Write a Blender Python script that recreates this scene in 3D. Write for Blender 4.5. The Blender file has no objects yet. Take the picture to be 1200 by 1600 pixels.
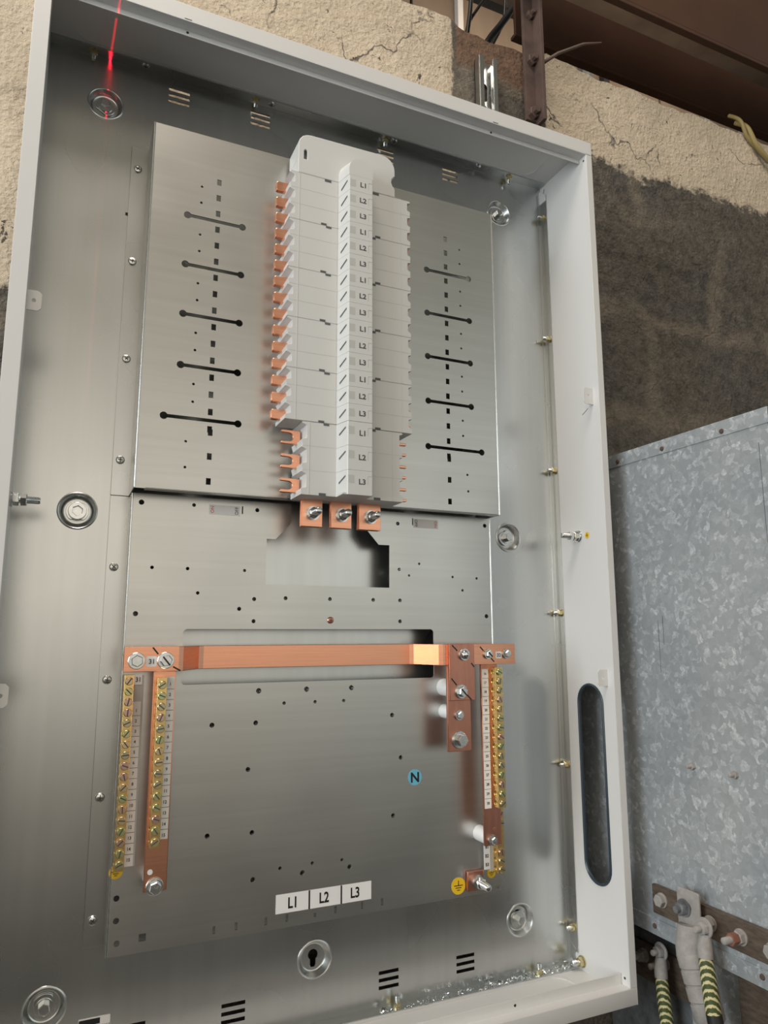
import bpy, bmesh, math, random
from mathutils import Vector, Matrix, noise
from mathutils.geometry import delaunay_2d_cdt
random.seed(7)
sc = bpy.context.scene
COL = sc.collection
PI = math.pi
Z0 = 1.5                       # height of the camera above the floor (m)

# ------------------------------------------------------------------ camera
cam_d = bpy.data.cameras.new('camera'); cam = bpy.data.objects.new('camera', cam_d); COL.objects.link(cam)
cam_d.sensor_fit = 'VERTICAL'; cam_d.sensor_height = 36.0; cam_d.lens = 1127.87 * 36.0 / 1600.0
cam_d.clip_start = 0.01; cam_d.clip_end = 60
def _rot():
    rx, ry, rz = -1.67255755e-01, -4.24421197e-01, -1.98207873e-03
    Rx = Matrix(((1,0,0),(0,math.cos(rx),-math.sin(rx)),(0,math.sin(rx),math.cos(rx))))
    Ry = Matrix(((math.cos(ry),0,math.sin(ry)),(0,1,0),(-math.sin(ry),0,math.cos(ry))))
    Rz = Matrix(((math.cos(rz),-math.sin(rz),0),(math.sin(rz),math.cos(rz),0),(0,0,1)))
    M = Rz @ Rx @ Ry
    cv = lambda r: Vector((r[0], r[2], -r[1]))
    right, down, fwd = cv(M[0]), cv(M[1]), cv(M[2])
    return Matrix((right, -down, -fwd)).transposed()
cam.matrix_world = Matrix.Translation((0, -1.053, Z0)) @ _rot().to_4x4()
sc.camera = cam

# ------------------------------------------------------------------ world and lights
sc.view_settings.view_transform = 'Standard'; sc.view_settings.look = 'None'
sc.view_settings.gamma = 1; sc.view_settings.use_curve_mapping = False
sc.view_settings.exposure = 0.0
W = bpy.data.worlds.new('world'); sc.world = W; W.use_nodes = True
nt = W.node_tree; nt.nodes.clear()
def wn(t, **k):
    n = nt.nodes.new(t)
    for a, b in k.items(): setattr(n, a, b)
    return n
tc = wn('ShaderNodeTexCoord'); sep = wn('ShaderNodeSeparateXYZ'); nt.links.new(tc.outputs['Generated'], sep.inputs[0])
asn = wn('ShaderNodeMath', operation='ARCSINE'); nt.links.new(sep.outputs['Z'], asn.inputs[0])
mr = wn('ShaderNodeMapRange'); mr.inputs['From Min'].default_value = -PI/2; mr.inputs['From Max'].default_value = PI/2
nt.links.new(asn.outputs[0], mr.inputs['Value'])
ramp = wn('ShaderNodeValToRGB'); nt.links.new(mr.outputs[0], ramp.inputs[0])
def set_ramp(r, pts):
    el = r.color_ramp.elements
    while len(el) > 1: el.remove(el[-1])
    el[0].position = pts[0][0]; el[0].color = (*pts[0][1], 1)
    for p, c in pts[1:]:
        e = el.new(p); e.color = (*c, 1)
deg = lambda a: (a + 90) / 180
set_ramp(ramp, [(deg(-90),(.012,.011,.010)), (deg(-26),(.015,.013,.011)), (deg(-18),(.035,.03,.025)), (deg(-11),(.15,.135,.115)), (deg(-4),(.55,.515,.46)),
                (deg(2),(1.15,1.09,1.0)), (deg(8),(1.35,1.28,1.18)), (deg(13),(1.0,.94,.86)), (deg(19),(.56,.52,.46)), (deg(26),(.34,.31,.26)), (deg(34),(.22,.20,.16)), (deg(46),(.09,.08,.06)), (deg(90),(.05,.04,.035))])
# the daylight side of the room (towards +X) is cooler and brighter
mrx = wn('ShaderNodeMapRange'); mrx.inputs['From Min'].default_value = 0.0; mrx.inputs['From Max'].default_value = 0.65
mrx.inputs['To Min'].default_value = 0.0; mrx.inputs['To Max'].default_value = 1.0
nt.links.new(sep.outputs['X'], mrx.inputs['Value'])
mixc = wn('ShaderNodeMix', data_type='RGBA'); nt.links.new(mrx.outputs[0], mixc.inputs[0])
mixc.inputs[6].default_value = (1.0, .955, .88, 1); mixc.inputs[7].default_value = (.60, .70, .75, 1)
mul = wn('ShaderNodeMix', data_type='RGBA', blend_type='MULTIPLY'); mul.inputs[0].default_value = 1
nt.links.new(ramp.outputs[0], mul.inputs[6]); nt.links.new(mixc.outputs[2], mul.inputs[7])
bg = wn('ShaderNodeBackground'); bg.inputs['Strength'].default_value = 1.03
nt.links.new(mul.outputs[2], bg.inputs['Color'])
wo = wn('ShaderNodeOutputWorld'); nt.links.new(bg.outputs[0], wo.inputs[0])

def area(name, loc, target, sx, sy, power, color):
    d = bpy.data.lights.new(name, 'AREA'); d.shape = 'RECTANGLE'; d.size = sx; d.size_y = sy
    d.energy = power; d.color = color
    o = bpy.data.objects.new(name, d); COL.objects.link(o)
    o.location = loc; o.rotation_euler = (Vector(target) - Vector(loc)).to_track_quat('-Z', 'Y').to_euler()
    return o
area('daylight_from_doorway', (-3.0, -1.25, Z0 + 0.55), (0.5, 0, Z0 + 0.0), 1.6, 2.0, 84, (.85, .94, 1.0))
area('skylight_glow', (-0.3, -1.35, Z0 + 3.1), (0.4, -0.1, Z0 + 0.9), 1.5, 0.9, 56, (1.0, .89, .78))
area('added_fill_behind_wall', (1.9, 0.6, Z0 + 2.5), (1.9, 1.2, Z0 + 1.7), 1.6, 0.3, 10, (1.0, .82, .64))  # added fill to brighten the far cladding, no known source there

# line laser: a real light whose beam is a thin vertical fan
def laser():
    d = bpy.data.lights.new('laser_level', 'POINT'); d.shadow_soft_size = 0.0005; d.energy = 1.0
    o = bpy.data.objects.new('laser_level', d); COL.objects.link(o)
    o.location = (0.075, -1.6, Z0 - 0.15)
    d.use_nodes = True; t = d.node_tree; t.nodes.clear()
    g = t.nodes.new('ShaderNodeNewGeometry')
    aim = Vector((0.0205, 0.0, Z0 + 0.6)) - Vector(o.location)
    nrm = Vector((0, 0, 1)).cross(aim).normalized()
    dot = t.nodes.new('ShaderNodeVectorMath'); dot.operation = 'DOT_PRODUCT'; dot.inputs[1].default_value = nrm
    t.links.new(g.outputs['Incoming'], dot.inputs[0])
    ab = t.nodes.new('ShaderNodeMath'); ab.operation = 'ABSOLUTE'; t.links.new(dot.outputs['Value'], ab.inputs[0])
    lt = t.nodes.new('ShaderNodeMath'); lt.operation = 'LESS_THAN'; lt.inputs[1].default_value = 0.0008
    t.links.new(ab.outputs[0], lt.inputs[0])
    sp = t.nodes.new('ShaderNodeSeparateXYZ'); t.links.new(g.outputs['Incoming'], sp.inputs[0])
    az = t.nodes.new('ShaderNodeMath'); az.operation = 'ABSOLUTE'; t.links.new(sp.outputs['Z'], az.inputs[0])
    fade = t.nodes.new('ShaderNodeMapRange'); fade.inputs['From Min'].default_value = 0.262; fade.inputs['From Max'].default_value = 0.38
    t.links.new(az.outputs[0], fade.inputs['Value'])
    m = t.nodes.new('ShaderNodeMath'); m.operation = 'MULTIPLY'; t.links.new(lt.outputs[0], m.inputs[0]); t.links.new(fade.outputs[0], m.inputs[1])
    m2 = t.nodes.new('ShaderNodeMath'); m2.operation = 'MULTIPLY'; m2.inputs[1].default_value = 150; t.links.new(m.outputs[0], m2.inputs[0])
    em = t.nodes.new('ShaderNodeEmission'); em.inputs['Color'].default_value = (1, .01, .03, 1); t.links.new(m2.outputs[0], em.inputs['Strength'])
    ou = t.nodes.new('ShaderNodeOutputLight'); t.links.new(em.outputs[0], ou.inputs[0])
laser()

# ------------------------------------------------------------------ materials
def mat(name, base, metal=0.0, rough=0.5, spec=None):
    m = bpy.data.materials.new(name); m.use_nodes = True
    b = m.node_tree.nodes['Principled BSDF']
    b.inputs['Base Color'].default_value = (*base, 1); b.inputs['Metallic'].default_value = metal
    b.inputs['Roughness'].default_value = rough
    if spec is not None: b.inputs['Specular IOR Level'].default_value = spec
    return m
def N(m, t, **k):
    n = m.node_tree.nodes.new(t)
    for a, b in k.items(): setattr(n, a, b)
    return n
def L(m, a, b): m.node_tree.links.new(a, b)
def P(m): return m.node_tree.nodes['Principled BSDF']
def coords(m, scale=(1,1,1), kind='Object'):
    t = N(m, 'ShaderNodeTexCoord'); mp = N(m, 'ShaderNodeMapping'); mp.inputs['Scale'].default_value = scale
    L(m, t.outputs[kind], mp.inputs[0]); return mp.outputs[0]
def noise_tex(m, vec, scale, detail=3, rough=.6, dist=0):
    n = N(m, 'ShaderNodeTexNoise'); n.inputs['Scale'].default_value = scale; n.inputs['Detail'].default_value = detail
    n.inputs['Roughness'].default_value = rough; n.inputs['Distortion'].default_value = dist
    L(m, vec, n.inputs['Vector']); return n.outputs['Fac']
def N2(m, vec, scale):
    n = N(m, 'ShaderNodeTexNoise'); n.inputs['Scale'].default_value = scale; L(m, vec, n.inputs['Vector']); return n.outputs['Color']
def ramp_n(m, fac, pts):
    r = N(m, 'ShaderNodeValToRGB'); set_ramp(r, pts); L(m, fac, r.inputs[0]); return r.outputs[0]
def bump(m, h, strength, dist=0.001, prev=None):
    b = N(m, 'ShaderNodeBump'); b.inputs['Strength'].default_value = strength; b.inputs['Distance'].default_value = dist
    L(m, h, b.inputs['Height'])
    if prev is not None: L(m, prev, b.inputs['Normal'])
    return b.outputs[0]
def mixrgb(m, fac, a, b, blend='MIX'):
    n = N(m, 'ShaderNodeMix', data_type='RGBA', blend_type=blend)
    for v, i in ((fac, 0), (a, 6), (b, 7)):
        if isinstance(v, (int, float)): n.inputs[i].default_value = v
        elif isinstance(v, tuple): n.inputs[i].default_value = (*v, 1) if len(v) == 3 else v
        else: L(m, v, n.inputs[i])
    return n.outputs[2]

def brushed(name, base, rough, scale, s=.05, var=.06):
    m = mat(name, base, 1.0, rough)
    v = coords(m, scale)
    f = noise_tex(m, v, 1.0, 4 if s else 1.5, .5)
    c = ramp_n(m, f, [(.2, tuple(x*(1-var) for x in base)), (.8, tuple(min(1, x*(1+var)) for x in base))])
    L(m, c, P(m).inputs['Base Color'])
    v2 = coords(m, (9, 9, 9)); f2 = noise_tex(m, v2, 1.0, 1)
    r = N(m, 'ShaderNodeMapRange'); r.inputs['To Min'].default_value = rough*.85; r.inputs['To Max'].default_value = rough*1.15
    L(m, f2, r.inputs['Value']); L(m, r.outputs[0], P(m).inputs['Roughness'])
    if s: L(m, bump(m, f, s, .0004), P(m).inputs['Normal'])
    return m
M = {}
M['pan']   = brushed('galvanised pan sheet', (.62,.635,.63), .28, (70, 70, 3), 0, .035)
M['plate'] = brushed('brushed zinc plate', (.61,.61,.59), .32, (3, 3, 120), 0, .05)
M['copper'] = brushed('copper bar', (.94,.45,.29), .28, (10, 60, 520), .06, .10)
M['copper_dark'] = brushed('tarnished copper', (.62,.29,.21), .34, (160, 160, 20), .10, .12)
M['brass'] = brushed('brass block', (.86,.62,.27), .27, (90, 90, 90), .14, .12)
M['zinc']  = brushed('zinc plated steel', (.72,.74,.74), .24, (200, 200, 200), .08, .1)
M['yzinc'] = brushed('yellow passivated zinc', (.70,.62,.38), .28, (200, 200, 200), .08, .15)
# brass screw heads: passivation tints vary screw by screw
m = mat('passivated screw', (.7,.55,.3), 1.0, .33); oi = N(m, 'ShaderNodeObjectInfo')
L(m, ramp_n(m, oi.outputs['Random'], [(0,(.62,.58,.28)),(.2,(.50,.56,.28)),(.4,(.70,.48,.32)),(.6,(.62,.42,.36)),(.8,(.74,.60,.30)),(1,(.50,.46,.30))]), P(m).inputs['Base Color'])
M['screw'] = m
m = mat('white powder coat', (.69,.68,.66), 0, .38); v = coords(m, (900,900,900))
L(m, bump(m, noise_tex(m, v, 1, 2), .04, .0003), P(m).inputs['Normal']); M['white'] = m
m = mat('light grey moulded plastic', (.62,.62,.60), 0, .42); v = coords(m, (700,700,700))
L(m, bump(m, noise_tex(m, v, 1, 2), .05, .0002), P(m).inputs['Normal']); M['plastic'] = m
M['plastic_dark'] = mat('dark grey plastic and slot shade', (.09,.10,.10), 0, .5)
M['plastic_grey'] = mat('mid grey plastic and groove shade', (.50,.50,.48), 0, .5)
M['print'] = mat('dark grey print and recess shade', (.07,.07,.07), 0, .5)
M['ink'] = mat('black marker ink', (.012,.011,.012), 0, .35)
M['black'] = mat('black pvc', (.018,.018,.018), 0, .45)
M['rubber'] = mat('dark rubber trim', (.03,.045,.06), 0, .28)
M['label'] = mat('white label film', (.87,.86,.85), 0, .35)
M['red'] = mat('red print', (.65,.05,.05), 0, .5)
M['yellow'] = mat('yellow earth label', (.85,.55,.02), 0, .45)
M['blue'] = mat('blue neutral label', (.16,.50,.68), 0, .45)
M['nylon'] = mat('white nylon', (.80,.80,.79), 0, .35)
M['hole'] = mat('painted hole shade', (.02,.02,.022), 0, .6)  # dark paint standing in for shade inside small holes
m = mat('spangled galvanised sheet', (.36,.38,.39), .30, .5); v = coords(m, (1,1,1))
vo = N(m, 'ShaderNodeTexVoronoi'); vo.inputs['Scale'].default_value = 125; vo.inputs['Randomness'].default_value = 1
wv = N(m, 'ShaderNodeTexNoise'); wv.inputs['Scale'].default_value = 60; L(m, v, wv.inputs['Vector'])
av = N(m, 'ShaderNodeVectorMath', operation='MULTIPLY_ADD'); av.inputs[1].default_value = (.02,.02,.02)
L(m, wv.outputs['Color'], av.inputs[0]); L(m, v, av.inputs[2]); L(m, av.outputs[0], vo.inputs['Vector'])
spx = N(m, 'ShaderNodeSeparateColor'); L(m, vo.outputs['Color'], spx.inputs[0])
fine = noise_tex(m, v, 160, 4, .7, .6)
f0 = N(m, 'ShaderNodeMath', operation='MULTIPLY'); L(m, spx.outputs[0], f0.inputs[0]); L(m, fine, f0.inputs[1])
c1 = ramp_n(m, f0.outputs[0], [(.0,(.33,.35,.36)),(.30,(.37,.39,.405)),(.45,(.46,.48,.495)),(.6,(.62,.64,.66))])
big = ramp_n(m, noise_tex(m, v, 5, 4), [(.35,(.86,.88,.9)),(.7,(1.08,1.08,1.06))])
L(m, mixrgb(m, 1.0, c1, big, 'MULTIPLY'), P(m).inputs['Base Color'])
M['spangle'] = m
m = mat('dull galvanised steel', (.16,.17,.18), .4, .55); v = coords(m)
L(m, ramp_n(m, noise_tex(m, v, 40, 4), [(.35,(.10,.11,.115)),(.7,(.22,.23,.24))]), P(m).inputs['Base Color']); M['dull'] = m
m = mat('oxidised copper earth bar', (.14,.10,.075), .5, .5); v = coords(m, (60,60,200))
L(m, ramp_n(m, noise_tex(m, v, 1, 4), [(.3,(.10,.075,.058)),(.7,(.19,.145,.11))]), P(m).inputs['Base Color']); M['oldbar'] = m
m = mat('dusty grey paint over steel', (.33,.31,.29), .1, .75); v = coords(m, (1,1,1))
L(m, ramp_n(m, noise_tex(m, v, 120, 4), [(.35,(.30,.28,.26)),(.7,(.37,.35,.33))]), P(m).inputs['Base Color'])
L(m, bump(m, noise_tex(m, v, 300, 3), .12, .0006), P(m).inputs['Normal']); M['dusty'] = m
M['copper_nut'] = mat('copper coloured spring nut', (.34,.16,.11), .5, .5)
m = mat('red oxide painted steel', (.085,.036,.018), 0, .55); v = coords(m, (3,3,3))
L(m, ramp_n(m, noise_tex(m, v, 1, 5), [(.3,(.048,.020,.010)),(.7,(.085,.037,.019))]), P(m).inputs['Base Color'])
L(m, bump(m, noise_tex(m, coords(m, (150,150,150)), 1, 3), .15, .001), P(m).inputs['Normal']); M['oxide'] = m
m = mat('rusty brown steel post', (.10,.06,.045), .1, .65); v = coords(m, (14,14,14))
L(m, ramp_n(m, noise_tex(m, v, 1, 5), [(.3,(.055,.035,.03)),(.7,(.14,.09,.07))]), P(m).inputs['Base Color']); M['rust'] = m
m = mat('yellow and green striped sleeve', (.1,.12,.03), 0, .5); v = coords(m, (1,1,1))
wv = N(m, 'ShaderNodeTexWave', wave_type='BANDS', bands_direction='DIAGONAL'); wv.inputs['Scale'].default_value = 62; wv.inputs['Distortion'].default_value = 1.6; wv.inputs['Detail Scale'].default_value = 4
L(m, v, wv.inputs['Vector'])
L(m, ramp_n(m, wv.outputs['Fac'], [(.0,(.055,.075,.02)),(.60,(.07,.085,.025)),(.72,(.56,.50,.26)),(1,(.62,.56,.32))]), P(m).inputs['Base Color']); M['sleeve'] = m
m = mat('brown fibre cement cladding', (.16,.12,.085), 0, .8); v = coords(m, (3,3,.6))
L(m, ramp_n(m, noise_tex(m, v, 1, 5), [(.3,(.15,.11,.08)),(.7,(.27,.21,.155))]), P(m).inputs['Base Color']); M['clad'] = m
M['flex'] = mat('dirty yellow flexible cable', (.30,.23,.085), 0, .55)
m = mat('concrete floor', (.10,.095,.085), 0, .8); v = coords(m)
L(m, ramp_n(m, noise_tex(m, v, 4, 6), [(.3,(.03,.027,.024)),(.7,(.06,.055,.05))]), P(m).inputs['Base Color']); M['floor'] = m

# block wall: bare blocks, smeared mortar, and the old whitewash that stops short of the boards
def wall_material():
    m = mat('blockwork with old whitewash', (.1,.09,.08), 0, .9)
    tcn = N(m, 'ShaderNodeTexCoord'); v = tcn.outputs['Object']
    sp = N(m, 'ShaderNodeSeparateXYZ'); L(m, v, sp.inputs[0])
    def math_(op, a, b=None, c=None):
        n = N(m, 'ShaderNodeMath', operation=op)
        for i, x in enumerate((a, b, c)):
            if x is None: continue
            if isinstance(x, (int, float)): n.inputs[i].default_value = x
            else: L(m, x, n.inputs[i])
        return n.outputs[0]
    def step(x, a, b):
        n = N(m, 'ShaderNodeMapRange'); n.inputs['From Min'].default_value = a; n.inputs['From Max'].default_value = b
        L(m, x, n.inputs['Value']); return n.outputs[0]
    X, Zc = sp.outputs['X'], sp.outputs['Z']
    nb = noise_tex(m, v, 5, 5, .6); nf = noise_tex(m, v, 55, 5, .7); nvf = noise_tex(m, v, 210, 4, .7)
    # bare block
    dark = ramp_n(m, nf, [(.25,(.040,.034,.028)),(.45,(.098,.084,.068)),(.62,(.14,.12,.098)),(.8,(.21,.185,.155))])
    dark = mixrgb(m, .55, dark, ramp_n(m, nvf, [(.3,(.4,.4,.4)),(.55,(1,1,1)),(.8,(1.5,1.5,1.5))]), 'MULTIPLY')
    bluish = ramp_n(m, nb, [(.4,(1,1,1)),(.65,(.88,.93,1.0))]); dark = mixrgb(m, 1, dark, bluish, 'MULTIPLY')
    # mortar lines
    cx = N(m, 'ShaderNodeCombineXYZ')
    wob = math_('MULTIPLY', math_('SUBTRACT', nb, .5), .16)
    L(m, math_('ADD', X, wob), cx.inputs[0]); L(m, math_('ADD', Zc, wob), cx.inputs[1])
    bk = N(m, 'ShaderNodeTexBrick'); bk.inputs['Scale'].default_value = 1; bk.inputs['Brick Width'].default_value = .45
    bk.inputs['Row Height'].default_value = .225; bk.inputs['Mortar Size'].default_value = .034; bk.inputs['Mortar Smooth'].default_value = .9
    bk.offset = .5; L(m, cx.outputs[0], bk.inputs['Vector'])
    mort = math_('MULTIPLY', bk.outputs['Fac'], step(nb, .36, .56))
    morc = ramp_n(m, nf, [(.3,(.17,.14,.10)),(.7,(.27,.225,.165))])
    base = mixrgb(m, math_('MULTIPLY', mort, .6), dark, morc)
    # brick-red course along the wall head between the whitewashed parts
    red = ramp_n(m, nf, [(.3,(.10,.060,.038)),(.7,(.22,.125,.075))])
    fr = math_('MULTIPLY', step(math_('ADD', Zc, math_('MULTIPLY', nb, .06)), 1.145, 1.165), math_('MULTIPLY', step(X, .655, .66), math_('SUBTRACT', 1, step(X, .86, .865))))
    base = mixrgb(m, math_('MULTIPLY', fr, .9), base, red)
    # whitewash mask
    edge = math_('MULTIPLY', math_('SUBTRACT', nf, .5), .07); edge2 = math_('MULTIPLY', math_('SUBTRACT', nb, .5), .10)
    ze = math_('ADD', Zc, math_('ADD', edge, edge2))
    right = math_('MULTIPLY', step(math_('ADD', X, math_('MULTIPLY', edge, .2)), .868, .872), step(ze, 1.003, 1.018))
    mid = math_('MULTIPLY', math_('SUBTRACT', 1, step(math_('ADD', X, math_('MULTIPLY', edge, .5)), .645, .652)), step(ze, .80, .81))
    left = math_('MULTIPLY', math_('SUBTRACT', 1, step(X, .2, .21)), step(ze, .475, .49))
    wash = math_('MAXIMUM', right, math_('MAXIMUM', mid, left))
    # cracks and flaked pits
    crk = N(m, 'ShaderNodeTexVoronoi', feature='DISTANCE_TO_EDGE'); crk.inputs['Scale'].default_value = 5.5
    wv = N(m, 'ShaderNodeTexNoise'); wv.inputs['Scale'].default_value = 9; wv.inputs['Detail'].default_value = 5; L(m, v, wv.inputs['Vector'])
    av = N(m, 'ShaderNodeVectorMath', operation='MULTIPLY_ADD'); av.inputs[1].default_value = (.16,.16,.16)
    L(m, wv.outputs['Color'], av.inputs[0]); L(m, v, av.inputs[2]); L(m, av.outputs[0], crk.inputs['Vector'])
    crack = math_('MULTIPLY', math_('SUBTRACT', 1, step(crk.outputs['Distance'], .004, .016)), step(nb, .51, .57))
    pits = step(noise_tex(m, v, 26, 4, .75, .4), .635, .66)
    wash = math_('MULTIPLY', wash, math_('SUBTRACT', 1, math_('MAXIMUM', math_('MULTIPLY', crack, .85), pits)))
    cream = ramp_n(m, nb, [(.3,(.54,.45,.335)),(.7,(.66,.56,.43))])
    cream = mixrgb(m, .5, cream, ramp_n(m, nf, [(.3,(.82,.80,.76)),(.6,(1,1,1))]), 'MULTIPLY')
    base = mixrgb(m, wash, base, cream)
    L(m, base, P(m).inputs['Base Color'])
    vr = N(m, 'ShaderNodeTexVoronoi', feature='F1'); vr.inputs['Scale'].default_value = 120
    vm = N(m, 'ShaderNodeVectorMath', operation='MULTIPLY_ADD'); vm.inputs[1].default_value = (.012,.012,.012)
    L(m, N2(m, v, 90), vm.inputs[0]); L(m, v, vm.inputs[2]); L(m, vm.outputs[0], vr.inputs['Vector'])
    h = bump(m, vr.outputs['Distance'], .38, .005)
    h = bump(m, nvf, .5, .004, h)
    h = bump(m, nf, .6, .008, h)
    h = bump(m, math_('SUBTRACT', 1, crack), .5, .004, h)
    L(m, h, P(m).inputs['Normal'])
    return m
M['wall'] = wall_material()

# ------------------------------------------------------------------ mesh building (all numbers in millimetres; z is measured from the camera height)
def mm(x, y, z): return Vector((x*.001, y*.001, z*.001 + Z0))
AX = {'x': Vector((1,0,0)), 'y': Vector((0,1,0)), 'z': Vector((0,0,1)), '-x': Vector((-1,0,0)), '-y': Vector((0,-1,0)), '-z': Vector((0,0,-1))}
_text = {}
def text_mesh(s, bold=False):
    key = (s, bold)
    if key in _text: return _text[key]
    c = bpy.data.curves.new('lettering', 'FONT'); c.body = s; c.size = 1; c.align_x = 'CENTER'; c.align_y = 'CENTER'
    c.extrude = .004; c.resolution_u = 4
    if bold: c.offset = .022
    o = bpy.data.objects.new('lettering', c); COL.objects.link(o)
    me = bpy.data.meshes.new_from_object(o.evaluated_get(bpy.context.evaluated_depsgraph_get()))
    bpy.data.objects.remove(o); bpy.data.curves.remove(c)
    xs = [v.co.x for v in me.vertices]; ys = [v.co.y for v in me.vertices]
    cx, cy = (min(xs)+max(xs))/2, (min(ys)+max(ys))/2
    vs = [(v.co.x-cx, v.co.y-cy, v.co.z) for v in me.vertices]; fs = [tuple(p.vertices) for p in me.polygons]
    _text[key] = (vs, fs, max(ys)-min(ys)); bpy.data.meshes.remove(me)
    return _text[key]
def circle(cx, cy, r, n=20, a0=0): return [(cx + r*math.cos(a0+2*PI*i/n), cy + r*math.sin(a0+2*PI*i/n)) for i in range(n)]
def rect(x0, x1, y0, y1): return [(x0,y0),(x1,y0),(x1,y1),(x0,y1)]
def rrect(x0, x1, y0, y1, r, n=6):
    out = []
    for cx, cy, a in ((x1-r,y1-r,0),(x0+r,y1-r,PI/2),(x0+r,y0+r,PI),(x1-r,y0+r,1.5*PI)):
        for i in range(n+1):
            t = a + PI/2*i/n; out.append((cx+r*math.cos(t), cy+r*math.sin(t)))
    return out
def capsule(x0, z0, x1, z1, r, n=8):
    a = math.atan2(z1-z0, x1-x0); out = []
    for cx, cz, s in ((x1,z1,a-PI/2),(x0,z0,a+PI/2)):
        for i in range(n+1): out.append((cx+r*math.cos(s+PI*i/n), cz+r*math.sin(s+PI*i/n)))
    return out
class MB:
    def __init__(s): s.bm = bmesh.new(); s.soft = False
    def _add(s, verts, faces):
        vs = [s.bm.verts.new(v) for v in verts]
        for f in faces:
            try: s.bm.faces.new([vs[i] for i in f])
            except ValueError: pass
        return vs
    def box(s, x0, x1, y0, y1, z0, z1, bev=0, seg=2):
        b = bmesh.new()
        vs = [b.verts.new(mm(x,y,z)) for x in (x0,x1) for y in (y0,y1) for z in (z0,z1)]
        for f in ((0,1,3,2),(4,6,7,5),(0,4,5,1),(2,3,7,6),(0,2,6,4),(1,5,7,3)): b.faces.new([vs[i] for i in f])
        bmesh.ops.recalc_face_normals(b, faces=b.faces)
        if bev: bmesh.ops.bevel(b, geom=list(b.edges), offset=bev*.001, segments=seg, affect='EDGES', profile=.5)
        s.merge(b); return s
    def merge(s, b):
        me = bpy.data.meshes.new('tmp'); b.to_mesh(me); b.free(); s.bm.from_mesh(me); bpy.data.meshes.remove(me)
    def prism(s, outer, holes, a0, a1, axis='y', bev=0):
        """outline (u,v) with holes, swept from a0 to a1 along an axis. y: (x,z)  x: (y,z)  z: (x,y)"""
        pts = []; edges = []
        for lp in [outer] + list(holes):
            n0 = len(pts); pts += [Vector(p) for p in lp]
            edges += [(n0+i, n0+(i+1) % len(lp)) for i in range(len(lp))]
        vo, eo, fo, *_ = delaunay_2d_cdt(pts, edges, [], 0, 1e-7)
        # drop triangles lying in holes / outside
        def inside(x, y, lp):
            c = False; j = len(lp)-1
            for i in range(len(lp)):
                xi, yi = lp[i]; xj, yj = lp[j]
                if (yi > y) != (yj > y) and x < (xj-xi)*(y-yi)/(yj-yi)+xi: c = not c
                j = i
            return c
        bb = [(min(p[0] for p in h), max(p[0] for p in h), min(p[1] for p in h), max(p[1] for p in h), h) for h in holes]
        keep = []
        for f in fo:
            gx = sum(vo[i][0] for i in f)/len(f); gy = sum(vo[i][1] for i in f)/len(f)
            if not inside(gx, gy, outer): continue
            if any(x0 <= gx <= x1 and y0 <= gy <= y1 and inside(gx, gy, h) for x0, x1, y0, y1, h in bb): continue
            keep.append(f)
        fo = keep
        b = bmesh.new()
        if axis == 'y': f3 = lambda p, a: mm(p[0], a, p[1])
        elif axis == 'x': f3 = lambda p, a: mm(a, p[0], p[1])
        else: f3 = lambda p, a: mm(p[0], p[1], a)
        vs = [b.verts.new(f3(p, a0)) for p in vo]
        for f in fo: b.faces.new([vs[i] for i in f])
        g = bmesh.ops.extrude_face_region(b, geom=list(b.faces))
        mv = [e for e in g['geom'] if isinstance(e, bmesh.types.BMVert)]
        dv = f3((0,0), a1) - f3((0,0), a0)
        bmesh.ops.translate(b, verts=mv, vec=dv)
        bmesh.ops.recalc_face_normals(b, faces=b.faces)
        if bev:
            ed = [e for e in b.edges if len(e.link_faces) == 2 and e.calc_face_angle(0) > .6 and abs((e.verts[0].co-e.verts[1].co).normalized().dot(dv.normalized())) < .5]
            bmesh.ops.bevel(b, geom=ed, offset=bev*.001, segments=2, affect='EDGES', profile=.5)
        s.merge(b); return s
    def lathe(s, prof, c, axis='-y', n=24, rot=0):
        """prof: (radius, distance along axis) pairs"""
        if 8 < n < 20: s.soft = True
        A = AX[axis]; U = Vector((0,0,1)) if abs(A.z) < .5 else Vector((1,0,0)); V = A.cross(U); C0 = mm(*c)
        rings = []
        for r, h in prof:
            if r <= 1e-6: rings.append([s.bm.verts.new(C0 + A*h*.001)])
            else: rings.append([s.bm.verts.new(C0 + A*h*.001 + (U*math.cos(rot+2*PI*i/n) + V*math.sin(rot+2*PI*i/n))*r*.001) for i in range(n)])
        for a, b in zip(rings, rings[1:]):
            for i in range(n):
                j = (i+1) % n
                if len(a) == 1 and len(b) == 1: continue
                if len(a) == 1: f = [a[0], b[j], b[i]]
                elif len(b) == 1: f = [a[i], a[j], b[0]]
                else: f = [a[i], a[j], b[j], b[i]]
                try: s.bm.faces.new(f)
                except ValueError: pass
        return s
    def cyl(s, c, axis, r, l, n=20, bev=0, rot=0):
        if bev: return s.lathe([(0,0),(r,0),(r,l-bev),(r-bev,l),(0,l)], c, axis, n, rot)
        return s.lathe([(0,0),(r,0),(r,l),(0,l)], c, axis, n, rot)
    def tube(s, pts, r, n=12, world=False):
        s.soft = True
        P3 = [Vector(p) if world else mm(*p) for p in pts]; rings = []
        U = None
        for i, p in enumerate(P3):
            t = (P3[min(i+1, len(P3)-1)] - P3[max(i-1, 0)]).normalized()
            if U is None: U = t.orthogonal().normalized()
            U = (U - t*U.dot(t)).normalized(); V = t.cross(U)
            rr = (r[i] if isinstance(r, (list, tuple)) else r)*.001
            rings.append([s.bm.verts.new(p + (U*math.cos(2*PI*k/n)+V*math.sin(2*PI*k/n))*rr) for k in range(n)])
        for a, b in zip(rings, rings[1:]):
            for k in range(n): s.bm.faces.new([a[k], a[(k+1)%n], b[(k+1)%n], b[k]])
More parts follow.
